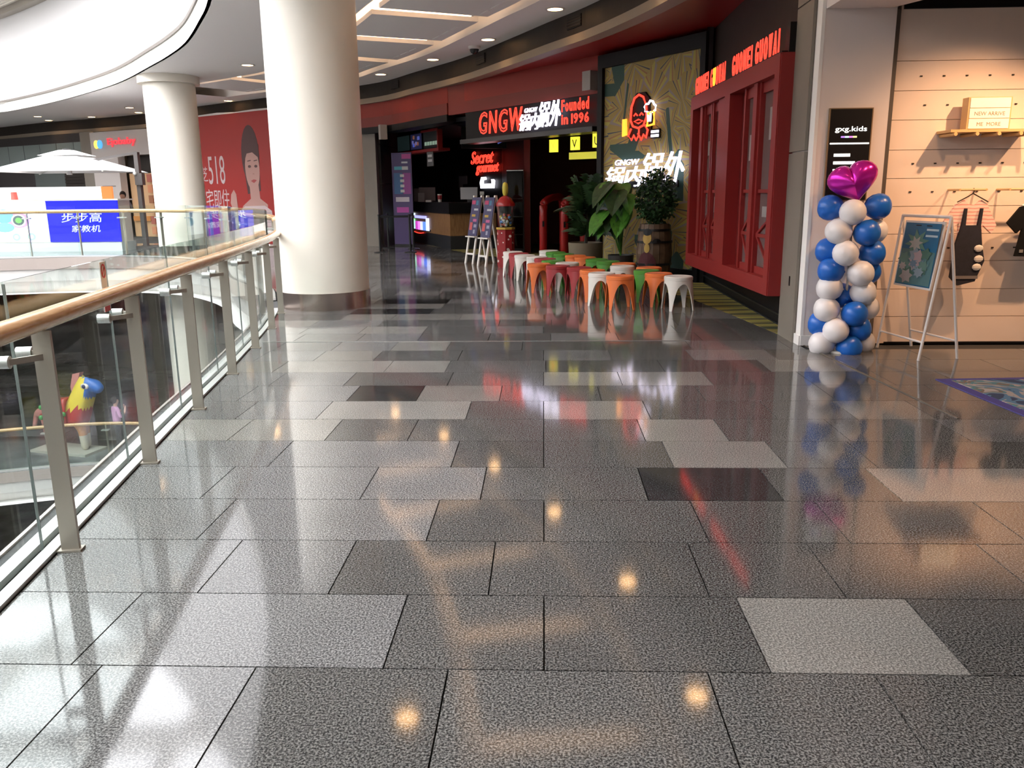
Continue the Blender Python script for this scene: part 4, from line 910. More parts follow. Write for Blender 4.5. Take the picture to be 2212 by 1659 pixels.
for k, (u0, u1, v0, v1, c) in enumerate(((1.0, 1.5, .88, .95, (.6, .75, 1.)), (1.5, 2.9, .80, .88, (.4, .4, 1.)), (2.9, 3.2, .44, .82, (.6, .65, .95)), (1.05, 1.45, .72, .77, (.3, .9, .35)), (1.2, 1.45, .50, .72, (.4, .8, .6)), (1.0, 1.45, .45, .5, (.5, .9, .8)), (1.6, 1.85, .44, .7, (.45, .05, .4)), (1.9, 2.15, .44, .7, (.7, .2, .75)), (2.2, 2.5, .44, .7, (.6, .62, .9)), (2.52, 2.86, .44, .7, (.12, .25, 1.)))):
    fbox(frc, u0, u1, v0, v1, .02, .05).build('letter', glow('logo_%d' % k, c, 1.4), sg)
MB().tube([frc(1.3 + .12 * k, .36 - .03 * math.sin(PI * k / 10), .03) for k in range(11)], .012, 5).build('smile_tube', M_neonr, sg)
# things on the worktop
def item(nm, lab, cat, b, m): return tag(b.build(nm, m), lab, cat)
item('order_screen', 'dark angled order screen at the left end of the counter', 'monitor', MB().box((-4.02, 27.45, 1.512), (.40, .04, .42), .15, -.2), mat('screen_back', (.06, .06, .06), .4))
item('cash_register', 'grey cash register screen standing on the counter', 'cash register', MB().box((-3.72, 27.0, 1.54), (.52, .06, .42), .2).box((-3.72, 27.0, 1.317), (.3, .2, .034), .2), mat('pos_grey', (.17, .16, .16), .4))
item('tablet', 'small white tablet propped on the counter beside the register', 'tablet', MB().box((-3.86, 26.62, 1.4395), (.2, .02, .28), .1, -.2), mat('tab_white', (.3, .3, .3), .4))
t2 = thing('drink_cup', 'paper drink cup with a red band on the counter', 'cup', (-3.15, 25.6, 1.30)); MB().lathe([(.05, 0), (.07, .24)], 12, (-3.15, 25.6, 1.30)).build('cup', M_plast_w, t2); MB().lathe([(.061, .08), (.073, .2)], 12, (-3.15, 25.6, 1.30)).build('band', M_plast_r, t2)
item('napkin_stack', 'small white stack of napkins lying on the counter', 'napkins', MB().box((-3.55, 26.0, 1.33), (.16, .12, .06)), M_plast_w)
t2 = thing('monitor', 'silver backed monitor standing on the counter under the neon script', 'monitor', (-2.15, 24.45, 1.30)); MB().box((-2.15, 24.45, 1.55), (.50, .05, .34), -.1).build('case', mat('silver_back', (.34, .33, .33), .35), t2); MB().box((-2.15, 24.5, 1.35), (.12, .12, .10)).build('stand', M_blkm, t2)
item('card_reader', 'small white card reader beside the silver monitor', 'card reader', MB().box((-1.77, 24.4, 1.55), (.12, .08, .10)).box((-1.77, 24.4, 1.409), (.03, .03, .22)), M_plast_w)
# back wall details
frb = frame((-3.2, 29.36, 0), (1.95, -3.6)); BWv = Vector((1.95, -3.6)).length
ns = thing('neon_sign', 'red neon script of two words on the black wall behind the counter', 'neon sign', tuple(frb(2.4, 2.5, .05)))
letters('letters', 'secret', frb, 1.86, 2.46, 1.75, .40, M_neonr, ns, .03, .03); letters('letters', 'gourmet', frb, 2.25, 2.10, 1.72, .36, M_neonr, ns, .03, .03)
ns = thing('light_sign', 'white glowing bracket shaped logo under the red neon script', 'light sign', tuple(frb(2.6, 1.8, .05)))
MB().fpoly(frb, [(u_ * 1.25 - .16, v_) for u_, v_ in ((2.2, 1.70), (3.0, 1.70), (3.05, 1.92), (2.98, 1.97), (2.85, 1.97), (2.88, 1.84), (2.36, 1.84), (2.38, 1.95), (2.55, 1.97), (2.52, 2.05), (2.25, 2.05), (2.16, 1.88))], .02, .05).build('letter', glow('white_sign', (.9, .88, 1.), 3.), ns)
p = thing('notice', 'pale grey notice sheets on the black wall', 'sign', tuple(frb(1.2, 1.9, .02))); fbox(frb, .75, 1.45, 1.85, 2.12, .01, .02).build('sheet', mat('sheet_grey', (.15, .145, .15), .6), p); fbox(frb, .75, 1.05, 1.65, 1.85, .01, .02).build('sheet', MATS['sheet_grey'], p)
# hanging menu screens
frm = frame((-4.55, 26.6, 0), Vector((-2.45, 23.05)) - Vector((-4.55, 26.6)))
sc = [(0., 1.05, 'dark hanging menu screen at the far end of the red shelf', (.02, .035, .035)), (1.1, 2.0, 'hanging menu screen showing blue and orange figures', (.03, .03, .09)), (2.1, 3.2, 'hanging menu screen with pale green lettering in a red frame', (.015, .015, .015))]
for k, (u0, u1, lab, c) in enumerate(sc):
    p = thing('menu_screen', lab, 'screen', tuple(frm((u0 + u1) / 2, 2.85, 0)))
    fbox(frm, u0, u1, 2.80, 3.31, -.08, 0).build('case', M_blk, p); fbox(frm, u0 + .03, u1 - .03, 2.84, 3.27, 0, .006).build('display', mat('display_%d' % k, c, .3, emit=.25, ecol=c), p)
    if k == 1:
        rr = random.Random(4)
        for q in range(9): u = rr.uniform(u0 + .1, u1 - .25); v = rr.uniform(2.88, 3.15); fbox(frm, u, u + .13, v, v + .1, .006, .01).build('picture', glow('scr_%d' % (q % 3), [(.08, .12, .5), (.25, .1, .06), (.15, .15, .4)][q % 3], .5), p)
    if k == 2:
        for q in range(5): fbox(frm, u0 + .12 + q * .19, u0 + .27 + q * .19, 2.9, 3.0, .006, .012).build('letter', glow('scr_txt', (.3, .42, .32), .5), p)
        fbox(frm, u0 - .06, u1 + .06, 3.27, 3.33, -.1, .05).build('frame_bar', M_red, p); fbox(frm, u1, u1 + .06, 2.80, 3.27, -.1, .05).build('frame_bar', M_red, p)
p = thing('shelf', 'red shelf under the hanging menu screens', 'shelf', tuple(frm(1.6, 2.74, 0))); fbox(frm, -.1, 3.3, 2.72, 2.80, -.3, .06).build('board', M_red, p)
fbox(frm, -.1, .0, 2.80, 3.32, -.3, -.2).build('hanger', M_red, p)
for k, (u, v, w_, h) in enumerate(((.55, 2.52, .42, .42), (2.4, 2.52, .45, .42))):
    p = thing('menu_card', 'small grey printed card hanging under the red shelf above the counter', 'sign', tuple(frm(u, v, .02)), 0, 'printed cards under the red shelf')
    fbox(frm, u, u + w_, v - .2, 2.722, .01, .03).build('card', mat('card_grey', (.10, .10, .10), .5), p)
    for q in range(2): fbox(frm, u + .08, u + w_ - .08, v - .08 + q * .13, v - .01 + q * .13, .03, .035).build('print', mat('card_text', (.5, .5, .5), .5), p)
frn = frame((-2.2, 23.1, 0), (.95, .30))
p = thing('menu_screen', 'hanging screen with blue streaks beside the red framed menu screen', 'screen', tuple(frn(.4, 3., 0)))
fbox(frn, .0, 1.25, 2.74, 3.30, -.08, 0).build('case', M_blk, p)
rr = random.Random(8)
for q in range(9): u = rr.uniform(.05, 1.0); v = rr.uniform(2.78, 3.2); MB().bar(frn(u, v, .01), frn(u + .16, v + .07, .01), .006, .03).build('picture', glow('scr_blue', (.10, .14, .5), .6), p)
# roller banner on the brown wall
frw = frame((-4.58, 25.6, 0), (.68, -.2))
p = thing('poster_banner', 'tall purple price list banner beside the counter', 'banner', tuple(frw(.3, .86, 0)))
fbox(frw, 0, .66, .03, 2.76, -.02, 0).build('sheet', mat('banner_purple', (.06, .035, .13), .5), p)
fbox(frw, .05, .61, 0, .05, -.12, .1).build('foot', M_blkm, p)
for k, (u, w_, v, h, c) in enumerate(((.34, .3, 2.58, .14, (.45, .05, .25)), (.33, .2, 2.45, .05, (.5, .5, .55)), (.08, .26, 2.26, .1, (.06, .3, .4)), (.34, .2, 2.26, .1, (.5, .5, .5)), (.06, .28, 1.55, .62, (.03, .10, .24)), (.36, .26, 1.55, .62, (.24, .04, .22)), (.1, .45, 1.32, .14, (.5, .45, .5)), (.12, .4, 1.0, .16, (.4, .05, .3)), (.1, .5, .86, .05, (.3, .3, .35)))):
    fbox(frw, u, u + w_, v, v + h, 0, .004).build('print', mat('banner_print_%d' % k, c, .5), p)
for k in range(4): fbox(frw, .27, .4, 1.6 + k * .15, 1.68 + k * .15, .004, .008).build('print', mat('banner_dot', (.5, .5, .5), .5), p)
# belt barrier
SP = [(-4.45, 22.6), (-4.55, 24.4), (-3.75, 24.0), (-3.62, 22.6)]
for k, (x, y) in enumerate(SP):
    p = thing('stanchion', 'black belt barrier post with round base before the counter', 'barrier post', (x, y, 0), 0, 'belt barrier posts')
    MB().lathe([(.17, 0), (.17, .015), (.05, .03)], 20, (x, y, 0)).build('base', M_blkm, p); MB().lathe([(.03, .02), (.03, .98), (.036, .98), (.036, 1.02)], 12, (x, y, 0)).build('post', M_blkm, p)
for a, c, lab in ((SP[1], SP[0], 'black barrier belt stretched between the two posts by the wall'), (SP[0], SP[3], 'black barrier belt stretched across the front posts'), (SP[2], SP[3], 'black barrier belt stretched between the two posts by the counter')):
    tag(MB().bar((a[0], a[1], .96), (c[0], c[1], .96), .006, .06).build('barrier_belt', M_blk), lab, 'belt')
# wall lamps / speakers
tag(MB().box((-4.58, 24.42, 3.28), (.20, .18, .40), .5).build('wall_speaker', mat('spk_grey', (.36, .33, .31), .5), ), 'pale box speaker on the pilaster beside the counter', 'speaker')
tag(MB().box(tuple(frh(HW - .12, 3.68, .12)), (.24, .2, .36), -.9).build('wall_speaker', MATS['spk_grey']), 'pale box speaker on the red wall above the entrance', 'speaker')
# dark glass cabinet and entrance gates
p = thing('drinks_cooler', 'dark glass fronted drinks cooler standing at the entrance jamb', 'cooler', (-.72, 21.6, 0))
MB().box((-.72, 21.75, 1.06), (.42, .4, 2.12)).build('body', M_blk, p); MB().box((-.72, 21.54, 1.1), (.38, .015, 1.9)).build('door', glass('cooler_glass', (.25, .3, .32), 1.5), p); MB().box((-.72, 21.55, 2.1), (.42, .03, .02)).build('top_trim', M_steel2, p)
for z in (.5, .95, 1.4): MB().box((-.72, 21.538, z), (.38, .01, .012)).build('shelf_edge', M_steel, p)
for k, (x, y) in enumerate(((.0, 21.2), (.52, 20.6))):
    p = thing('entrance_gate', 'glossy red hoop shaped gate post at the restaurant entrance', 'gate', (x, y, 0), 0, 'red hoop gates in the entrance')
    MB().tube(spline([(x, y, 0), (x, y, 1.1), (x + .05, y + .15, 1.32), (x + .28, y + .6, 1.42), (x + .5, y + 1.0, 1.3), (x + .52, y + 1.05, 0)], 4), .10, 10).build('hoop', mat('gate_red', (.38, .015, .015), .25), p, smooth=True)
    MB().box((x, y - .103, .78), (.05, .012, .14)).build('reader_plate', M_blk, p)
# yellow lit signs
for (px_, py_, key, lab) in ((.14, 19.9, 'X', 'yellow light box with an orange mark hung inside the entrance'), (.60, 19.0, 'V', 'yellow light box with a slanted mark hung in the middle of the entrance'), (1.03, 18.0, 'U', 'yellow light box with an upright mark hung beside the patterned panel')):
    fr = frame((px_, py_, 0), (1, -.7)); p = thing('light_box', lab, 'light box', (px_, py_, 2.5))
    MB().tube([fr(.11, 2.73, -.025), fr(.11, 3.31, -.025)], .008, 6).build('hanger', M_blkm, p)
    fbox(fr, 0, .22, 2.46, 2.74, -.05, 0).build('box', M_yel, p); letters('mark', key, fr, .05, 2.51, .12, .17, M_neono if key == 'X' else mat('mark_green', (.10, .10, .01), .5), p, .003, .006)
fr = frame((.58, 19.3, 0), (1, -.7)); p = thing('light_strip', 'long yellow lit strip sign under the light boxes in the entrance', 'light box', tuple(fr(.4, 2.3))); MB().tube([fr(.1, 2.4, -.025), fr(.1, 3.31, -.025)], .008, 6).build('hanger', M_blkm, p); MB().tube([fr(.7, 2.4, -.025), fr(.7, 3.31, -.025)], .008, 6).build('hanger', M_blkm, p); fbox(fr, 0, .8, 2.27, 2.42, -.05, 0).build('box', glow('yellow_strip', (.75, .68, .06), .6), p)

# ================================================================== CLOTHING SHOP
# lit pillar sign
frs = frame((2.755, 8.415, 0), (1, 0)); p = thing('pillar_sign', 'black lit sign panel with white lettering on the pink pillar', 'sign', (2.95, 8.41, 1.55))
fbox(frs, -.012, .402, 1.44, 2.31, 0, .03).build('edge', mat('sign_edge', (.25, .16, .08), .4), p); fbox(frs, 0, .39, 1.45, 2.30, .03, .035).build('face', M_blk, p)
SW = glow('sign_white', (1., .97, .9), 2.5)
letters('lettering', 'gxg', frs, .05, 2.08, .30, .06, SW, p, .036, .004)
for k, c in enumerate(((.4, .2, .9), (.5, .8, .95), (.8, .2, .8), (.9, .8, .3))): fbox(frs, .11 + k * .038, .146 + k * .038, 2.035, 2.05, .035, .039).build('colour_bar', glow('bar_%d' % k, c, 1.5), p)
fbox(frs, .01, .38, 1.975, 1.988, .035, .039).build('rule', SW, p)
for k, l in enumerate((.155, .205, .20)): fbox(frs, .055, .055 + l, 1.86 - k * .072, 1.887 - k * .072, .035, .039).build('text_bar', SW, p)
# shelf with word blocks
p = thing('wall_shelf', 'light wood shelf on round pegs mounted on the shop wall', 'shelf', (4.2, 8.36, 2.05))
MB().box((4.22, 8.355, 2.075), (.80, .29, .025)).build('board', mat('shelf_wood', (.62, .40, .18), .45), p)
for x in (3.86, 4.06, 4.26, 4.46, 4.6): MB().tube([(x, 8.5, 2.045), (x, 8.19, 2.045)], .017, 10).build('peg', MATS['shelf_wood'], p, smooth=.7)
p = thing('word_block', 'white word box with three lines of lettering on the wall shelf', 'light box', (4.19, 8.32, 2.09))
MB().box((4.19, 8.34, 2.235), (.40, .12, .29)).build('case', MATS['shelf_wood'], p)
fw_ = frame((4.0, 8.278, 0), (1, 0))
for k in range(3): fbox(fw_, .005, .375, 2.097 + k * .094, 2.185 + k * .094, -.01, .006).build('letter_strip', mat('strip_white', (.9, .86, .78), .4), p)
M_txt = mat('pale_print', (.30, .24, .18), .6)
letters('lettering', 'newarrive', fw_, .05, 2.215, .28, .034, M_txt, p, .006, .002); letters('lettering', 'more', fw_, .08, 2.12, .22, .034, M_txt, p, .006, .002)
# wooden hanging bars and clothes
def hang_bar(x0, x1, z, lab):
    p = thing('hanging_bar', lab, 'clothes rail', ((x0 + x1) / 2, 8.3, z)); MB().tube([(x0, 8.5, z), (x0, 8.26, z)], .011, 8).build('peg', MATS['shelf_wood'], p); MB().tube([(x0, 8.27, z), (x1, 8.27, z)], .011, 8).build('rod', MATS['shelf_wood'], p); MB().tube([(x1, 8.5, z), (x1, 8.26, z)], .011, 8).build('peg', MATS['shelf_wood'], p)
hang_bar(3.99, 4.24, 1.535, 'short wooden hanging bar holding the pinafore dress'); hang_bar(4.46, 5.4, 1.535, 'long wooden hanging bar holding the black shirt')
def cloth(pts, y0, y1, nm, m, parent, amp=.012):
    n = len(pts); fr = frame((0, (y0 + y1) / 2, 0), (1, 0)); return MB().fpoly(fr, pts, -(y1 - y0) / 2, (y1 - y0) / 2).build(nm, m, parent)
p = thing('child_outfit', 'navy pinafore dress over a pink striped blouse hanging on the shop wall', 'clothing', (4.12, 8.3, .6))
MB().tube(spline([(4.12, 8.27, 1.55), (4.12, 8.27, 1.50), (3.98, 8.27, 1.42)], 3), .006, 5).build('hanger', M_brown, p); MB().tube([(4.12, 8.27, 1.50), (4.27, 8.27, 1.42)], .006, 5).build('hanger', M_brown, p)
M_pink = mat('pink_stripe', (.75, .55, .50), .8); nt = M_pink.node_tree
gq = nt.nodes.new('ShaderNodeNewGeometry'); wv = nt.nodes.new('ShaderNodeTexWave'); wv.bands_direction = 'Z'; wv.inputs['Scale'].default_value = 9; wv.inputs['Distortion'].default_value = 2
rp = nt.nodes.new('ShaderNodeValToRGB'); rp.color_ramp.elements[0].color = (.70, .28, .24, 1); rp.color_ramp.elements[1].color = (.82, .62, .54, 1); rp.color_ramp.elements[1].position = .4
for l in ((gq.outputs['Position'], wv.inputs[0]), (wv.outputs['Fac'], rp.inputs[0]), (rp.outputs[0], nt.nodes['Principled BSDF'].inputs['Base Color'])): nt.links.new(*l)
cloth([(4.05, 1.44), (4.09, 1.40), (4.16, 1.39), (4.21, 1.44), (4.27, 1.40), (4.38, 1.20), (4.34, 1.12), (4.25, 1.20), (4.24, 1.05), (4.03, 1.05), (4.02, 1.22), (3.93, 1.16), (3.88, 1.24), (3.98, 1.40)], 8.28, 8.31, 'blouse', M_pink, p)
cloth([(4.04, 1.20), (4.055, 1.36), (4.075, 1.36), (4.075, 1.20), (4.19, 1.20), (4.205, 1.36), (4.225, 1.36), (4.22, 1.20), (4.25, 1.02), (4.29, .86), (4.22, .66), (4.06, .62), (3.98, .70), (4.0, 1.02)], 8.25, 8.285, 'pinafore', mat('navy_cloth', (.014, .014, .024), .85, noise=.2, nscale=30), p)
for k, (x, z) in enumerate(((4.22, .98), (4.23, .88), (4.22, .80))): MB().ball((x, 8.245, z), (.045, .015, .035), 8, 5).build('frill', mat('frill_white', (.7, .66, .62), .8), p)
MB().box((4.12, 8.246, .70), (.24, .006, .03)).build('hem_band', mat('hem_grey', (.18, .16, .16), .8), p)
p = thing('shirt', 'black short sleeved shirt on a white hanger on the shop wall', 'clothing', (4.75, 8.3, .9))
cloth([(4.68, 1.40), (4.73, 1.36), (4.83, 1.36), (4.88, 1.40), (4.98, 1.34), (5.08, 1.18), (4.99, 1.12), (4.94, 1.18), (4.96, .89), (4.58, .90), (4.62, 1.17), (4.57, 1.12), (4.47, 1.22), (4.58, 1.37)], 8.26, 8.29, 'body', mat('black_cloth', (.006, .006, .007), .9, spec=.2), p)
MB().box((4.72, 8.255, 1.22), (.03, .006, .12)).build('swing_tag', M_plast_w, p); MB().box((4.63, 8.255, .95), (.035, .006, .03)).build('hem_label', mat('lab_grey', (.2, .2, .2), .7), p)
MB().tube([(4.6, 8.28, 1.38), (4.78, 8.28, 1.45), (4.96, 8.28, 1.38)], .012, 6).build('hanger', M_plast_w, p)
# track lights of the clothing shop
for k, (x, y, tx, tz, pw) in enumerate(((4.48, 7.05, 3.95, 1.15, 240), (5.5, 7.1, 5.0, 1.05, 240), (3.6, 6.4, 3.3, 1.0, 60), (6.6, 5.2, 6.2, 0, 150))):
    p = thing('track_spotlight', 'small black track spotlight under the dark shop ceiling', 'spotlight', (x, y, 3.36), 0, 'track spotlights of the clothing shop')
    d = (Vector((tx, 8.5 if tz > 0 else y, tz)) - Vector((x, y, 3.3))).normalized(); a = Vector((x, y, 3.3))
    MB().tube([a - d * .06, a + d * .06], .04, 12).build('can', M_blkm, p); MB().tube([(x, y, 3.37), tuple(a)], .012, 6).build('stem', M_blkm, p)
    spot('track_beam', a + d * .08, a + d * 3, pw, (1., .57, .30), 1.5, .03, 1.0, p)
# A-frame poster easel
Fe = [Vector((3.35, 8.28, 0)), Vector((3.46, 7.6, 0)), Vector((3.86, 7.7, 0)), Vector((3.72, 8.36, 0))]; T0 = Vector((3.50, 8.32, 1.30)); T1 = Vector((3.65, 7.66, 1.30))
p = thing('poster_easel', 'white tubular A-frame easel with a blue floral poster', 'easel', (3.58, 8.0, 0))
MW = mat('easel_white', (.62, .58, .56), .4)
for a, c in ((Fe[0], T0), (Fe[1], T1), (Fe[2], T1), (Fe[3], T0)):
    MB().tube([a, c], .014, 8).build('leg', MW, p, smooth=.8)
MB().tube([T0, T1], .016, 8).build('top_bar', MW, p, smooth=.8); 
MB().tube([Fe[0].lerp(T0, .13), Fe[1].lerp(T1, .13)], .010, 8).build('rung', MW, p); MB().tube([Fe[3].lerp(T0, .13), Fe[2].lerp(T1, .13)], .010, 8).build('rung', MW, p)
q0 = Fe[0].lerp(T0, .965); q1 = Fe[1].lerp(T1, .965); q2 = Fe[1].lerp(T1, .49); q3 = Fe[0].lerp(T0, .49)
nrm = (q1 - q0).cross(q3 - q0).normalized(); nrm = nrm if nrm.x < 0 else -nrm
sh = (q1 - q0).normalized()
q0 += sh * .06; q3 += sh * .06; q1 -= sh * .06; q2 -= sh * .06
def quad3(a, b2, c2, d2, n, th): return MB().add([a, b2, c2, d2] + [v - n * th for v in (a, b2, c2, d2)], [(0, 1, 2, 3), (7, 6, 5, 4), (0, 4, 5, 1), (1, 5, 6, 2), (2, 6, 7, 3), (3, 7, 4, 0)])
quad3(q0, q1, q2, q3, nrm, .02).build('board', MW, p)
pt = lambda u, v, d=.003: q3 + (q2 - q3) * u + (q0 - q3) * v + nrm * d
def pprint(pts, m, nm='print', d=.003): 
    c = Vector((0, 0, 0)); vs = [pt(u, v, d) for u, v in pts]
    for v in vs: c += v / len(vs)
    MB().add([c] + vs, [(0, 1 + i, 1 + (i + 1) % len(vs)) for i in range(len(vs))]).build(nm, m, p, recalc=False)
pprint([(.03, .03), (.97, .03), (.97, .97), (.03, .97)], mat('poster_blue', (.0, .09, .19), .45), 'poster', .0015)
pprint([(.05, .05), (.95, .05), (.95, .55), (.05, .58)], mat('poster_teal', (.06, .14, .15), .5))
star = lambda cx_, cy_, r, n, k=.5: [(cx_ + r * (1 if i % 2 == 0 else k) * math.cos(PI * i / n + .2), cy_ + r * .62 * (1 if i % 2 == 0 else k) * math.sin(PI * i / n + .2)) for i in range(2 * n)]
rr = random.Random(3); pc = [(.09, .18, .15), (.30, .22, .23), (.05, .12, .09), (.17, .22, .26), (.28, .25, .24), (.11, .17, .22)]
pprint(star(.42, .68, .33, 8), mat('poster_leaf', (.07, .17, .14), .5), d=.004); pprint(star(.40, .66, .2, 7), mat('poster_pale', (.28, .27, .25), .5), d=.005)
for k in range(16): pprint(star(rr.uniform(.14, .84), rr.uniform(.1, .52), rr.uniform(.08, .2), rr.choice((5, 6, 7)), .62), mat('poster_c%d' % (k % 6), pc[k % 6], .5), d=.005 + k * .0003)
for v in (.86, .77): pprint([(.62, v), (.93, v), (.93, v + .03), (.62, v + .03)], mat('poster_text', (.35, .45, .5), .5), d=.004)
for u in (.32, .6): pprint([(u, .925), (u + .14, .925), (u + .14, .94), (u, .94)], M_blk, d=.004)
# floor mat
def mm_(name):
    m = mat(name, (.2, .3, .4), .8); nt = m.node_tree; g_ = nt.nodes.new('ShaderNodeNewGeometry'); n_ = nt.nodes.new('ShaderNodeTexNoise'); n_.inputs['Scale'].default_value = 3.0; n_.inputs['Distortion'].default_value = 1.2
    r_ = nt.nodes.new('ShaderNodeValToRGB'); r_.color_ramp.interpolation = 'CONSTANT'; e = r_.color_ramp.elements; e[0].color = (.03, .05, .10, 1); e[1].position = .40; e[1].color = (.10, .20, .30, 1)
    for a, c in ((.47, (.42, .34, .30, 1)), (.53, (.09, .22, .24, 1)), (.58, (.20, .14, .10, 1)), (.64, (.45, .38, .34, 1))): q = e.new(a); q.color = c
    nt.links.new(g_.outputs['Position'], n_.inputs[0]); nt.links.new(n_.outputs['Fac'], r_.inputs[0]); nt.links.new(r_.outputs[0], nt.nodes['Principled BSDF'].inputs['Base Color']); return m
p = thing('floor_mat', 'colourful printed floor mat with a purple blue border in the clothing shop', 'mat', (3.9, 6.2, 0))
MB().prism([(3.26, 6.82), (3.36, 5.35), (4.9, 5.45), (4.8, 6.92)], 0, .006).build('border', mat('mat_border', (.06, .05, .22), .7), p); MB().prism([(3.36, 6.75), (3.44, 5.44), (4.82, 5.52), (4.74, 6.84)], .006, .009).build('print', mm_('mat_print'), p)
# balloon column
p = thing('balloon_column', 'column of blue and white balloons topped by a magenta foil heart beside the pillar', 'balloons', (2.93, 8.08, 0))
MB().lathe([(.16, 0), (.16, .02), (.03, .03)], 24, (2.93, 8.08, 0)).build('base', M_plast_w, p); MB().tube([(2.93, 8.08, 0), (2.93, 8.08, 1.5)], .012, 8).build('pole', M_plast_w, p)
BAL = [(1888, 445, 'b', .0), (1801, 447, 'b', .07), (1833, 456, 'w', -.08), (1809, 494, 'w', -.05), (1860, 497, 'b', -.09), (1887, 495, 'w', .07), (1797, 535, 'b', .07), (1820, 538, 'w', -.09), (1877, 539, 'b', -.02), (1796, 574, 'b', -.03), (1848, 579, 'w', -.10), (1875, 579, 'b', .06), (1794, 611, 'w', -.02), (1860, 620, 'w', -.03), (1828, 630, 'b', .09), (1788, 655, 'w', -.03), (1838, 663, 'b', -.09), (1873, 655, 'w', .06), (1782, 689, 'b', .06), (1803, 698, 'w', -.09), (1853, 698, 'b', -.01), (1779, 729, 'w', -.02), (1829, 735, 'b', -.08), (1866, 729, 'w', .06)]
def bal_mesh():
    b = MB(); prof = [(.012, -.142), (.004, -.128), (.04, -.115), (.085, -.085), (.113, -.04), (.122, .01), (.115, .055), (.092, .092), (.055, .115), (.003, .124)]; b.lathe(prof, 20); return b
bm0 = {}
BAXIS = .362
for (px_, py_, c, dy) in BAL:
    # spots on the pole, measured as sideways and upright offsets in metres
    xo = (px_ - (1840 - (py_ - 455) * .064)) * .00468; zo = 1.39 - (py_ - 445) * .00462
    o = bal_mesh().build('balloon', M_bal_b if c == 'b' else M_bal_w, p, smooth=True, local=True) if c not in bm0 else bm0[c].copy()
    if c not in bm0: bm0[c] = o
    else: C.objects.link(o); o.parent = p
    o.location = (xo, dy, zo); dirv = Vector((xo, dy * 1.4, .02)).normalized(); o.rotation_euler = dirv.to_track_quat('Z', 'Y').to_euler()
hb = MB(); n = 40; mrow = 8; vs = []
hp = [(16 * math.sin(a) ** 3 / 34., (13 * math.cos(a) - 3.2 * math.cos(2 * a) - 1.6 * math.cos(3 * a) - .6 * math.cos(4 * a)) / 32.) for a in [2 * PI * k / n for k in range(n)]]
for j in range(-mrow, mrow + 1):
    f = j / mrow; s = math.cos(f * PI / 2) ** .62 if abs(j) < mrow else .0
    for x, z in hp: vs.append((.48 * x * s, .16 * f, .48 * (z * s + .05 * (1 - s))))
fs = [(j * n + k, j * n + (k + 1) % n, (j + 1) * n + (k + 1) % n, (j + 1) * n + k) for j in range(2 * mrow) for k in range(n)]
Rm = Matrix.Translation((2.90, 8.06, 1.63)) @ Matrix.Rotation(-.32, 4, 'Y') @ Matrix.Rotation(-.3, 4, 'Z') @ Matrix.Rotation(.3, 4, 'X')
hb.add([Rm @ Vector(v) for v in vs], fs); hb.build('foil_heart', M_foil, p, smooth=True)
# ================================================================== FAR SIDE
# kiosk with glowing panels
p = thing('kiosk', 'low kiosk with glowing white and blue advertising panels behind the far railing', 'kiosk', (-14.6, 24.4, 0))
frk = frame((-17.6, 24.0, 0), (1, 0))
fbox(frk, 0, 5.25, 0, .26, -.9, -.02).build('plinth', mat('kiosk_base', (.55, .62, .62), .4), p)
fbox(frk, 0, 5.2, .26, 1.48, -.85, -.04).build('body', M_plast_w, p)
fbox(frk, 0, 3.10, .28, 1.49, -.04, 0).build('white_panel', glow('kiosk_white', (1, 1, 1), 1.5), p)
fbox(frk, 3.14, 5.26, .28, 1.49, -.04, 0).build('blue_panel', glow('kiosk_blue', (.0, .004, .72), 1.0), p)
fbox(frk, 0, 4.40, 1.5, 1.86, -.9, -.82).build('back_board', glow('kiosk_white2', (1, 1, 1), 1.2), p); fbox(frk, 4.40, 4.72, 1.5, 1.86, -.9, -.82).build('orange_board', glow('kiosk_orange', (1., .30, .08), .9), p)
fbox(frk, -.1, 5.3, 1.46, 1.50, -.9, .02).build('top', M_plast_w, p); MB().lathe([(.1, 1.5), (.08, 1.72)], 12, (-15.55, 24.3, 0)).build('red_bottle', glow('bottle_red', (.8, .15, .12), .6), p)
KW = glow('kiosk_text', (.72, .82, 1.), 1.3)
letters('letters', 'bbg', frk, 3.55, .84, 1.22, .28, KW, p, .005, .005); letters('letters', 'jjj', frk, 3.82, .56, .86, .2, KW, p, .005, .005)
disc = lambda u, v, ru, rv, n=16: [(u + ru * math.cos(2 * PI * k / n), v + rv * math.sin(2 * PI * k / n)) for k in range(n)]
for k, (u, v, ru, rv, c) in enumerate(((2.05, 1.0, .34, .22, (.75, .35, .75)), (1.62, 1.12, .30, .2, (.2, .45, .85)), (1.6, .8, .3, .14, (.25, .6, .85)), (2.05, 1.0, .22, .18, (.75, .7, .8)), (2.05, 1.0, .17, .14, (.10, .14, .14)), (2.05, 1.0, .1, .08, (.2, .6, .15)), (1.92, .52, .12, .11, (.4, .75, .68)), (2.38, .53, .12, .11, (.4, .75, .68)), (1.92, .52, .06, .055, (.95, .95, .95)), (2.38, .53, .06, .055, (.95, .95, .95)))):
    MB().fpoly(frk, disc(u + .22, v - .09, ru, rv), .0, .003 + .001 * k).build('picture', glow('kiosk_pic_%d' % k, c, .8), p)
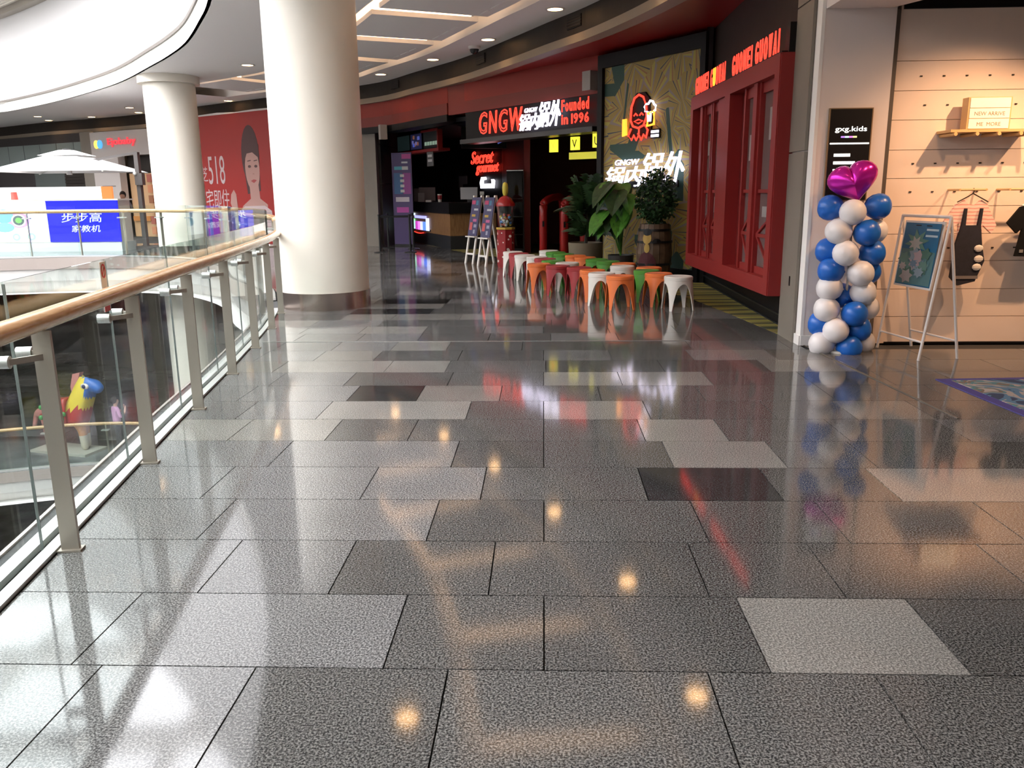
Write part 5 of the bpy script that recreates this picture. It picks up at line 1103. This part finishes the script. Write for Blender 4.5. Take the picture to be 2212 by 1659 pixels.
# umbrella
ux_, uy_ = -13.95, 24.55
p = thing('parasol', 'white square cantilever parasol over the blue kiosk', 'parasol', (-12.05, 24.9, 0))
b = MB(); n = 4; rim = [(ux_ + 1.72 * sx_, uy_ + 1.35 * sy_, 2.28) for sx_, sy_ in ((-1, -1), (1, -1), (1, 1), (-1, 1))]; mid_ = [(ux_ + .50 * sx_, uy_ + .42 * sy_, 2.72) for sx_, sy_ in ((-1, -1), (1, -1), (1, 1), (-1, 1))]
low_ = [(x, y, z - .015) for x, y, z in rim]
b.add(rim + mid_, [(i, (i + 1) % 4, (i + 1) % 4 + 4, i + 4) for i in range(4)] + [(4, 5, 6, 7)]); b.build('canopy', mat('canopy_white', (.93, .93, .92), .7), p, recalc=False)
b = MB(); r2 = [(ux_ + .60 * sx_, uy_ + .5 * sy_, 2.74) for sx_, sy_ in ((-1, -1), (1, -1), (1, 1), (-1, 1))]; b.add(r2 + [(ux_ + .16 * sx_, uy_ + .14 * sy_, 2.90) for sx_, sy_ in ((-1, -1), (1, -1), (1, 1), (-1, 1))], [(i, (i + 1) % 4, (i + 1) % 4 + 4, i + 4) for i in range(4)] + [(4, 5, 6, 7)]); b.build('vent_cap', MATS['canopy_white'], p, recalc=False)
for c in rim: MB().bar((ux_, uy_, 2.62), (c[0], c[1], c[2] - .02), .03, .03).build('rib', M_alu, p)
MB().lathe([(.08, 2.2), (.08, 2.6)], 10, (ux_, uy_, 0)).build('hub', M_alu, p); MB().lathe([(.05, 2.88), (.12, 2.93), (.05, 2.95)], 10, (ux_, uy_, 0)).build('finial', M_blkm, p)
MB().box((-12.05, 24.9, 1.42), (.12, .16, 2.84)).build('post', mat('post_grey', (.09, .08, .075), .4), p); MB().bar((-12.05, 24.9, 2.82), (ux_, uy_ + .02, 2.50), .07, .07).build('arm', MATS['post_grey'], p)
MB().box((-12.0, 24.85, 2.06), (.22, .2, .34)).build('crank_box', MATS['post_grey'], p); MB().ball((-12.08, 24.74, 2.22), .06, 10, 6).build('crank_knob', M_alu, p); MB().box((-11.92, 25.05, .05), (.7, .7, .1)).build('foot', MATS['post_grey'], p)
# shop fronts on the far gallery wall
frg = frame((-23.8, 37.0, 0), Vector((-18.1, 33.75)) - Vector((-23.8, 37.0))); GW = (Vector((-18.1, 33.75)) - Vector((-23.8, 37.0))).length
p = thing('glass_shopfront', 'grey green glazed shopfront on the far gallery wall behind the parasol', 'shopfront', tuple(frg(3, 0)))
fbox(frg, -1, GW, 0, 4.1, -.3, -.05).build('backing', mat('shop_dark', (.035, .03, .03), .6), p); fbox(frg, -1, GW - .1, 2.95, 3.75, -.05, 0).build('transom_glass', mat('frosted_glass', (.22, .26, .25), .25), p)
for k in range(6): fbox(frg, -1 + k * 1.25, -.96 + k * 1.25, 2.95, 3.75, 0, .02).build('mullion', mat('mull', (.15, .17, .17), .4), p)
fbox(frg, -1, GW, 2.80, 2.95, -.05, .05).build('transom', mat('transom_grey', (.36, .40, .39), .4), p)
fbox(frg, 2.1, 4.4, .1, 2.6, -.05, .0).build('pane', mat('grey_pane', (.10, .115, .11), .2), p); fbox(frg, 4.4, 5.8, .1, 2.6, -.05, .0).build('shutter_back', M_brown, p)
for k in range(20): fbox(frg, 4.4, 5.8, .12 + k * .125, .20 + k * .125, 0, .03).build('slat', M_brown, p)
fbox(frg, .6, 1.2, .1, 2.0, -.05, .0).build('lit_display', mat('amber', (.3, .12, .02), .5, emit=.15, ecol=(.5, .2, .03)), p)
fbox(frg, 5.9, GW + .1, 0, 4.1, -.05, .08).build('jamb', M_taupe, p)
frj = frame((-18.05, 33.55, 0), Vector((-14.3, 31.55)) - Vector((-18.05, 33.55)))
p = thing('white_shop_portal', 'white shop portal with red lettering and two coloured dots on the far gallery wall', 'shopfront', tuple(frj(2, 0)))
MP = mat('portal_white', (.52, .47, .44), .5)
fbox(frj, 0, 4.2, 3.12, 4.05, -.3, 0).build('lintel', MP, p); fbox(frj, 0, 1.62, 0, 3.12, -.3, 0).build('jamb', MP, p); fbox(frj, 3.9, 4.2, 0, 3.12, -.3, 0).build('jamb', MP, p)
MB().fpoly(frj, disc(.40, 3.58, .13, .16), 0, .05).build('yellow_dot', glow('dot_y', (.95, .75, .15), 1.0), p); MB().fpoly(frj, disc(.63, 3.58, .13, .16), 0, .06).build('blue_dot', glow('dot_b', (.1, .45, .95), 1.0), p)
letters('letters', 'baby', frj, 1.15, 3.45, 1.7, .34, glow('sign_pinkred', (.85, .07, .09), .9), p, .02, .05)
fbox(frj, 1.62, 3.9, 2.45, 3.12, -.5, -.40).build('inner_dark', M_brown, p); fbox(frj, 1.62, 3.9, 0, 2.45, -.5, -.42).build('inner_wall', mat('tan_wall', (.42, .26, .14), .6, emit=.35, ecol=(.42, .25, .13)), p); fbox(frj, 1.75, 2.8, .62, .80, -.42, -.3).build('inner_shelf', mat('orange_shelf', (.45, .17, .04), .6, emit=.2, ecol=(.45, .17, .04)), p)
fbox(frj, .45, 1.3, 1.95, 1.99, 0, .01).build('joint', M_taupe, p)
rr = random.Random(12)
for k in range(18):
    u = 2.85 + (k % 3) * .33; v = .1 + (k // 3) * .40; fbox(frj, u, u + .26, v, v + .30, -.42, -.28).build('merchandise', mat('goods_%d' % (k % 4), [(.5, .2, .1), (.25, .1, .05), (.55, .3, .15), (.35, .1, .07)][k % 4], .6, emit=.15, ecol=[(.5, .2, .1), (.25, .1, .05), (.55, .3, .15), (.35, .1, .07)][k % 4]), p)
# red poster wall
frq = frame((-12.1, 29.72, 0), Vector((-8.6, 27.35)) - Vector((-12.1, 29.72))); QW = 4.0
p = thing('poster_hoarding', 'red hoarding poster of a young woman with white numerals on the far gallery wall', 'poster', tuple(frq(2, 0)))
fbox(frq, -.1, QW + .2, .0, 4.24, -.05, 0).build('board', mat('poster_red', (.40, .03, .025), .5), p)
MB().fpoly(frq, [(-.1, 4.24), (QW + .2, 4.24), (QW + .2, 4.29), (3.2, 4.30), (2.2, 4.27), (1.2, 4.31), (-.1, 4.28)], -.05, .02).build('top_edge', M_white, p)
PS = mat('poster_skin', (.52, .30, .26), .6); PH = mat('poster_hair', (.10, .05, .05), .6); PWt = mat('poster_white', (.62, .50, .50), .6); PL = mat('poster_line', (.42, .33, .33), .6)
o_ = .002
def pr(pts, m, nm, d): MB().fpoly(frq, pts, 0, d).build(nm, m, p)
cxp = 2.85
pr(disc(cxp - .02, 2.85, .47, .98, 24), PH, 'print_hair', .004); pr([(cxp - .45, 2.9), (cxp + .42, 2.9), (cxp + .40, 1.7), (cxp - .30, 1.6)], PH, 'print_hair', .0045)
pr([(cxp - .18, 1.9), (cxp + .3, 1.9), (cxp + .34, 1.45), (cxp + .72, 1.25), (cxp + .7, 1.1), (cxp - .7, 1.1), (cxp - .6, 1.22), (cxp - .16, 1.45)], PS, 'print_neck', .006)
pr(disc(cxp + .04, 2.42, .38, .72, 24), PS, 'print_face', .008); pr([(cxp - .42, 3.2), (cxp + .44, 3.2), (cxp + .44, 2.75), (cxp + .1, 2.95), (cxp - .2, 2.92), (cxp - .4, 2.6)], PH, 'print_fringe', .010)
for s in (-1, 1): pr(disc(cxp + .07 + .17 * s, 2.50, .08, .045), PH, 'print_eye', .011); pr([(cxp + .07 + .17 * s - .09, 2.66), (cxp + .07 + .17 * s + .09, 2.68), (cxp + .07 + .17 * s + .09, 2.71), (cxp + .07 + .17 * s - .09, 2.69)], PH, 'print_brow', .011)
pr([(cxp + .05, 2.28), (cxp + .14, 2.26), (cxp + .12, 2.24), (cxp + .04, 2.25)], mat('poster_nose', (.40, .20, .17), .6), 'print_nose', .011); pr([(cxp - .08, 2.03), (cxp + .08, 2.08), (cxp + .24, 2.05), (cxp + .08, 1.96)], mat('poster_lip', (.40, .08, .08), .6), 'print_mouth', .011)
pr([(cxp - .85, -.0 + .05), (cxp + 1.0, .05), (cxp + .9, 1.05), (cxp + .55, 1.22), (cxp - .5, 1.20), (cxp - .85, 1.02)], PWt, 'print_top', .009)
for k in range(6): pr([(cxp - .8, .95 - k * .15), (cxp + .85, .97 - k * .15), (cxp + .85, 1.0 - k * .15), (cxp - .8, .975 - k * .15)], PL, 'print_stripe', .010)
pr([(1.85, .05), (2.2, .05), (1.95, 1.0), (1.9, 1.6), (1.78, 1.75), (1.62, 1.6), (1.55, 1.3), (1.7, 1.0)], PS, 'print_arm', .010)
letters('print_numerals', '518', frq, .42, 1.95, .95, .95, PWt, p, .002, .006); letters('print_letters', 'ji', frq, .15, 1.12, 1.35, .66, PWt, p, .002, .006); letters('print_letters', 'zhai', frq, .0, 2.05, .36, .5, PWt, p, .002, .006)
# ================================================================== ROOF LOUVRE
p = thing('slatted_soffit', 'pale curved slatted soffit high up on the white upper atrium wall', 'louvre', (-20, 31.3, 7.7))
arc = [q for q in offset2(I_EDGE, .0) if q[1] > 22 and q[0] < -9]
for k in range(7): MB().sweep(offset2(arc, .05 + k * .16), [(0, 8.05 - k * .0), (.09, 8.05), (.09, 8.20), (0, 8.20)]).build('slat', mat('louvre_paint', (.50, .46, .40), .6), p)
MB().sweep(arc, [(-.28, 7.85), (.04, 7.85), (.04, 8.3), (-.28, 8.3)]).build('edge_beam', mat('louvre_beam', (.30, .27, .23), .6), p)
for k in range(2, len(arc) - 2, 3):
    q = Vector(arc[k]); nn = normal2([Vector(v) for v in arc], k); MB().bar((q.x, q.y, 8.22), (q.x + nn.x * 1.12, q.y + nn.y * 1.12, 8.22), .06, .05).build('bracket', MATS['louvre_beam'], p)
# ================================================================== LEVEL BELOW
def person(x, y, z, rz, label, top, pants, shoes=(.6, .6, .6), hair=(.02, .015, .013), sc=1.0):
    t = thing('person', label, 'person', (x, y, z), rz); vs, fs = SK['person']; b = MB(); b.add([v * sc for v in vs], fs)
    for i, f in enumerate(fs):
        c = sum((vs[k] for k in f), Vector((0, 0, 0))) / len(f); fore = c.y < -.14 and c.z > 1.0
        b.mi[i] = 3 if c.z < .09 else 1 if c.z < .90 else 0 if (c.z > 1.43 or fore) else 2
    key = label[:12]
    bd = b.build('body', [mat('skin', (.45, .27, .19), .6), mat('pants_' + key, pants, .8), mat('top_' + key, top, .8), mat('shoe_' + key, shoes, .6)], t, smooth=True, local=True)
    h = MB().ball((0, .015 * sc, 1.615 * sc), (.092 * sc, .105 * sc, .115 * sc), 16, 10); h.v = [v if v.y > -.035 or v.z > 1.63 * sc else Vector((v.x, -.035, v.z)) for v in h.v]
    h.build('hair', mat('hair_dark', hair, .6), t, smooth=True, local=True); return t
person(-12.45, 22.75, -5.8, 2.4, 'person in a pink shirt and dark trousers raising both hands, beside the painted horse', (.50, .26, .42), (.03, .035, .05))
person(-22.4, 40.5, -5.8, .4, 'person in a pale pink top and dark trousers far back on the level below', (.42, .30, .29), (.012, .012, .014))
person(-12.78, 25.25, 0., .2, 'person with dark hair standing behind the right end of the kiosk', (.10, .10, .12), (.03, .03, .04))
hx, hy = -14.2, 23.0
t = thing('painted_horse', 'colourful painted horse sculpture with yellow neck, blue head and red body', 'sculpture', (hx, hy, -5.8), -.25); vs, fs = SK['horse']; b = MB(); b.add([v * 1.0 for v in vs], fs)
for i, f in enumerate(fs):
    c = sum((vs[k] for k in f), Vector((0, 0, 0))) / len(f)
    b.mi[i] = 1 if (c.x > .88 and c.z > 1.3) or c.z > 1.86 else 0 if (c.z > 1.12 and c.x > .35) else 3 if c.z < .42 else 4 if (c.x < -.45) else 5 if (c.z < .75) else 2
b.build('body', [mat('horse_yellow', (.75, .60, .06), .4), mat('horse_blue', (.03, .14, .48), .4), mat('horse_red', (.42, .03, .03), .4), mat('horse_cream', (.55, .48, .38), .5), mat('horse_pink', (.55, .22, .20), .5), mat('horse_orange', (.5, .2, .05), .5)], t, smooth=True, local=True)
e = MB().ball((.92, -.17, 1.66), (.11, .05, .07), 14, 8); ey = e.build('eye', M_plast_w, t, smooth=True, local=True); MB().ball((.93, -.21, 1.66), (.05, .03, .05), 12, 7).build('pupil', mat('pupil', (.02, .03, .1), .3), ey, smooth=True, local=True)
MB().add([Vector((.52, y, z)) + Vector((dx, 0, 0)) for y in (-.06, .06) for dx, z in ((0, 1.35), (.12, 1.75), (.2, 1.95), (-.02, 1.9), (-.12, 1.6), (-.1, 1.3))], [(0, 1, 2, 3, 4, 5), (11, 10, 9, 8, 7, 6)] + [(i, (i + 1) % 6, 6 + (i + 1) % 6, 6 + i) for i in range(6)]).build('mane', MATS['horse_pink'], t, local=True)
rr = random.Random(1)
for k in range(9): MB().ball((rr.uniform(-.45, .45), -.27, rr.uniform(.85, 1.15)), (.06, .05, .06), 8, 5).build('painted_spot', mat('horse_green', (.06, .3, .08), .4), t, local=True)
t.scale = (1.25, 1.25, 1.25)
MB().box((.05, 0, .03), (1.6, .7, .06)).build('stand', mat('stand_cream', (.5, .46, .4), .6), t, local=True)
# dark shopfront band of the level below
b = MB(); fwl = [p_ for p_ in offset2(F, -.6) if p_[0] < 1]; b.sweep(fwl, [(0, -5.8), (0, -.95), (-.2, -.95), (-.2, -5.8)]); struct(b.build('wall_lower_gallery', mat('lower_wall', (.05, .045, .04), .4, noise=.3, nscale=.7)), 'dark shopfronts of the level below')
tag(MB().box((-8.5, 12.5, -11.45), (1.6, .5, .25), .4).build('red_bench', M_plast_r), 'red bench on the lowest floor of the atrium', 'bench')
t = thing('lit_screen', 'small violet lit screen on the lowest floor', 'screen', (-8.9, 13.1, -11.6)); MB().box((-8.9, 13.1, -11.3), (.8, .1, .3), .4).build('display', glow('violet', (.3, .2, .9), 1.), t); MB().box((-8.9, 13.15, -11.5), (.3, .2, .2)).build('stand', M_blkm, t)

# what stands on the carpet stands on its pile
for o in C.objects:
    if o.parent is None and o.name.split('.')[0] in ('potted_palm', 'elephant_ear_plant', 'barrel', 'leafy_bush', 'entrance_gate', 'drinks_cooler', 'feature_panel'): o.location.z += .003
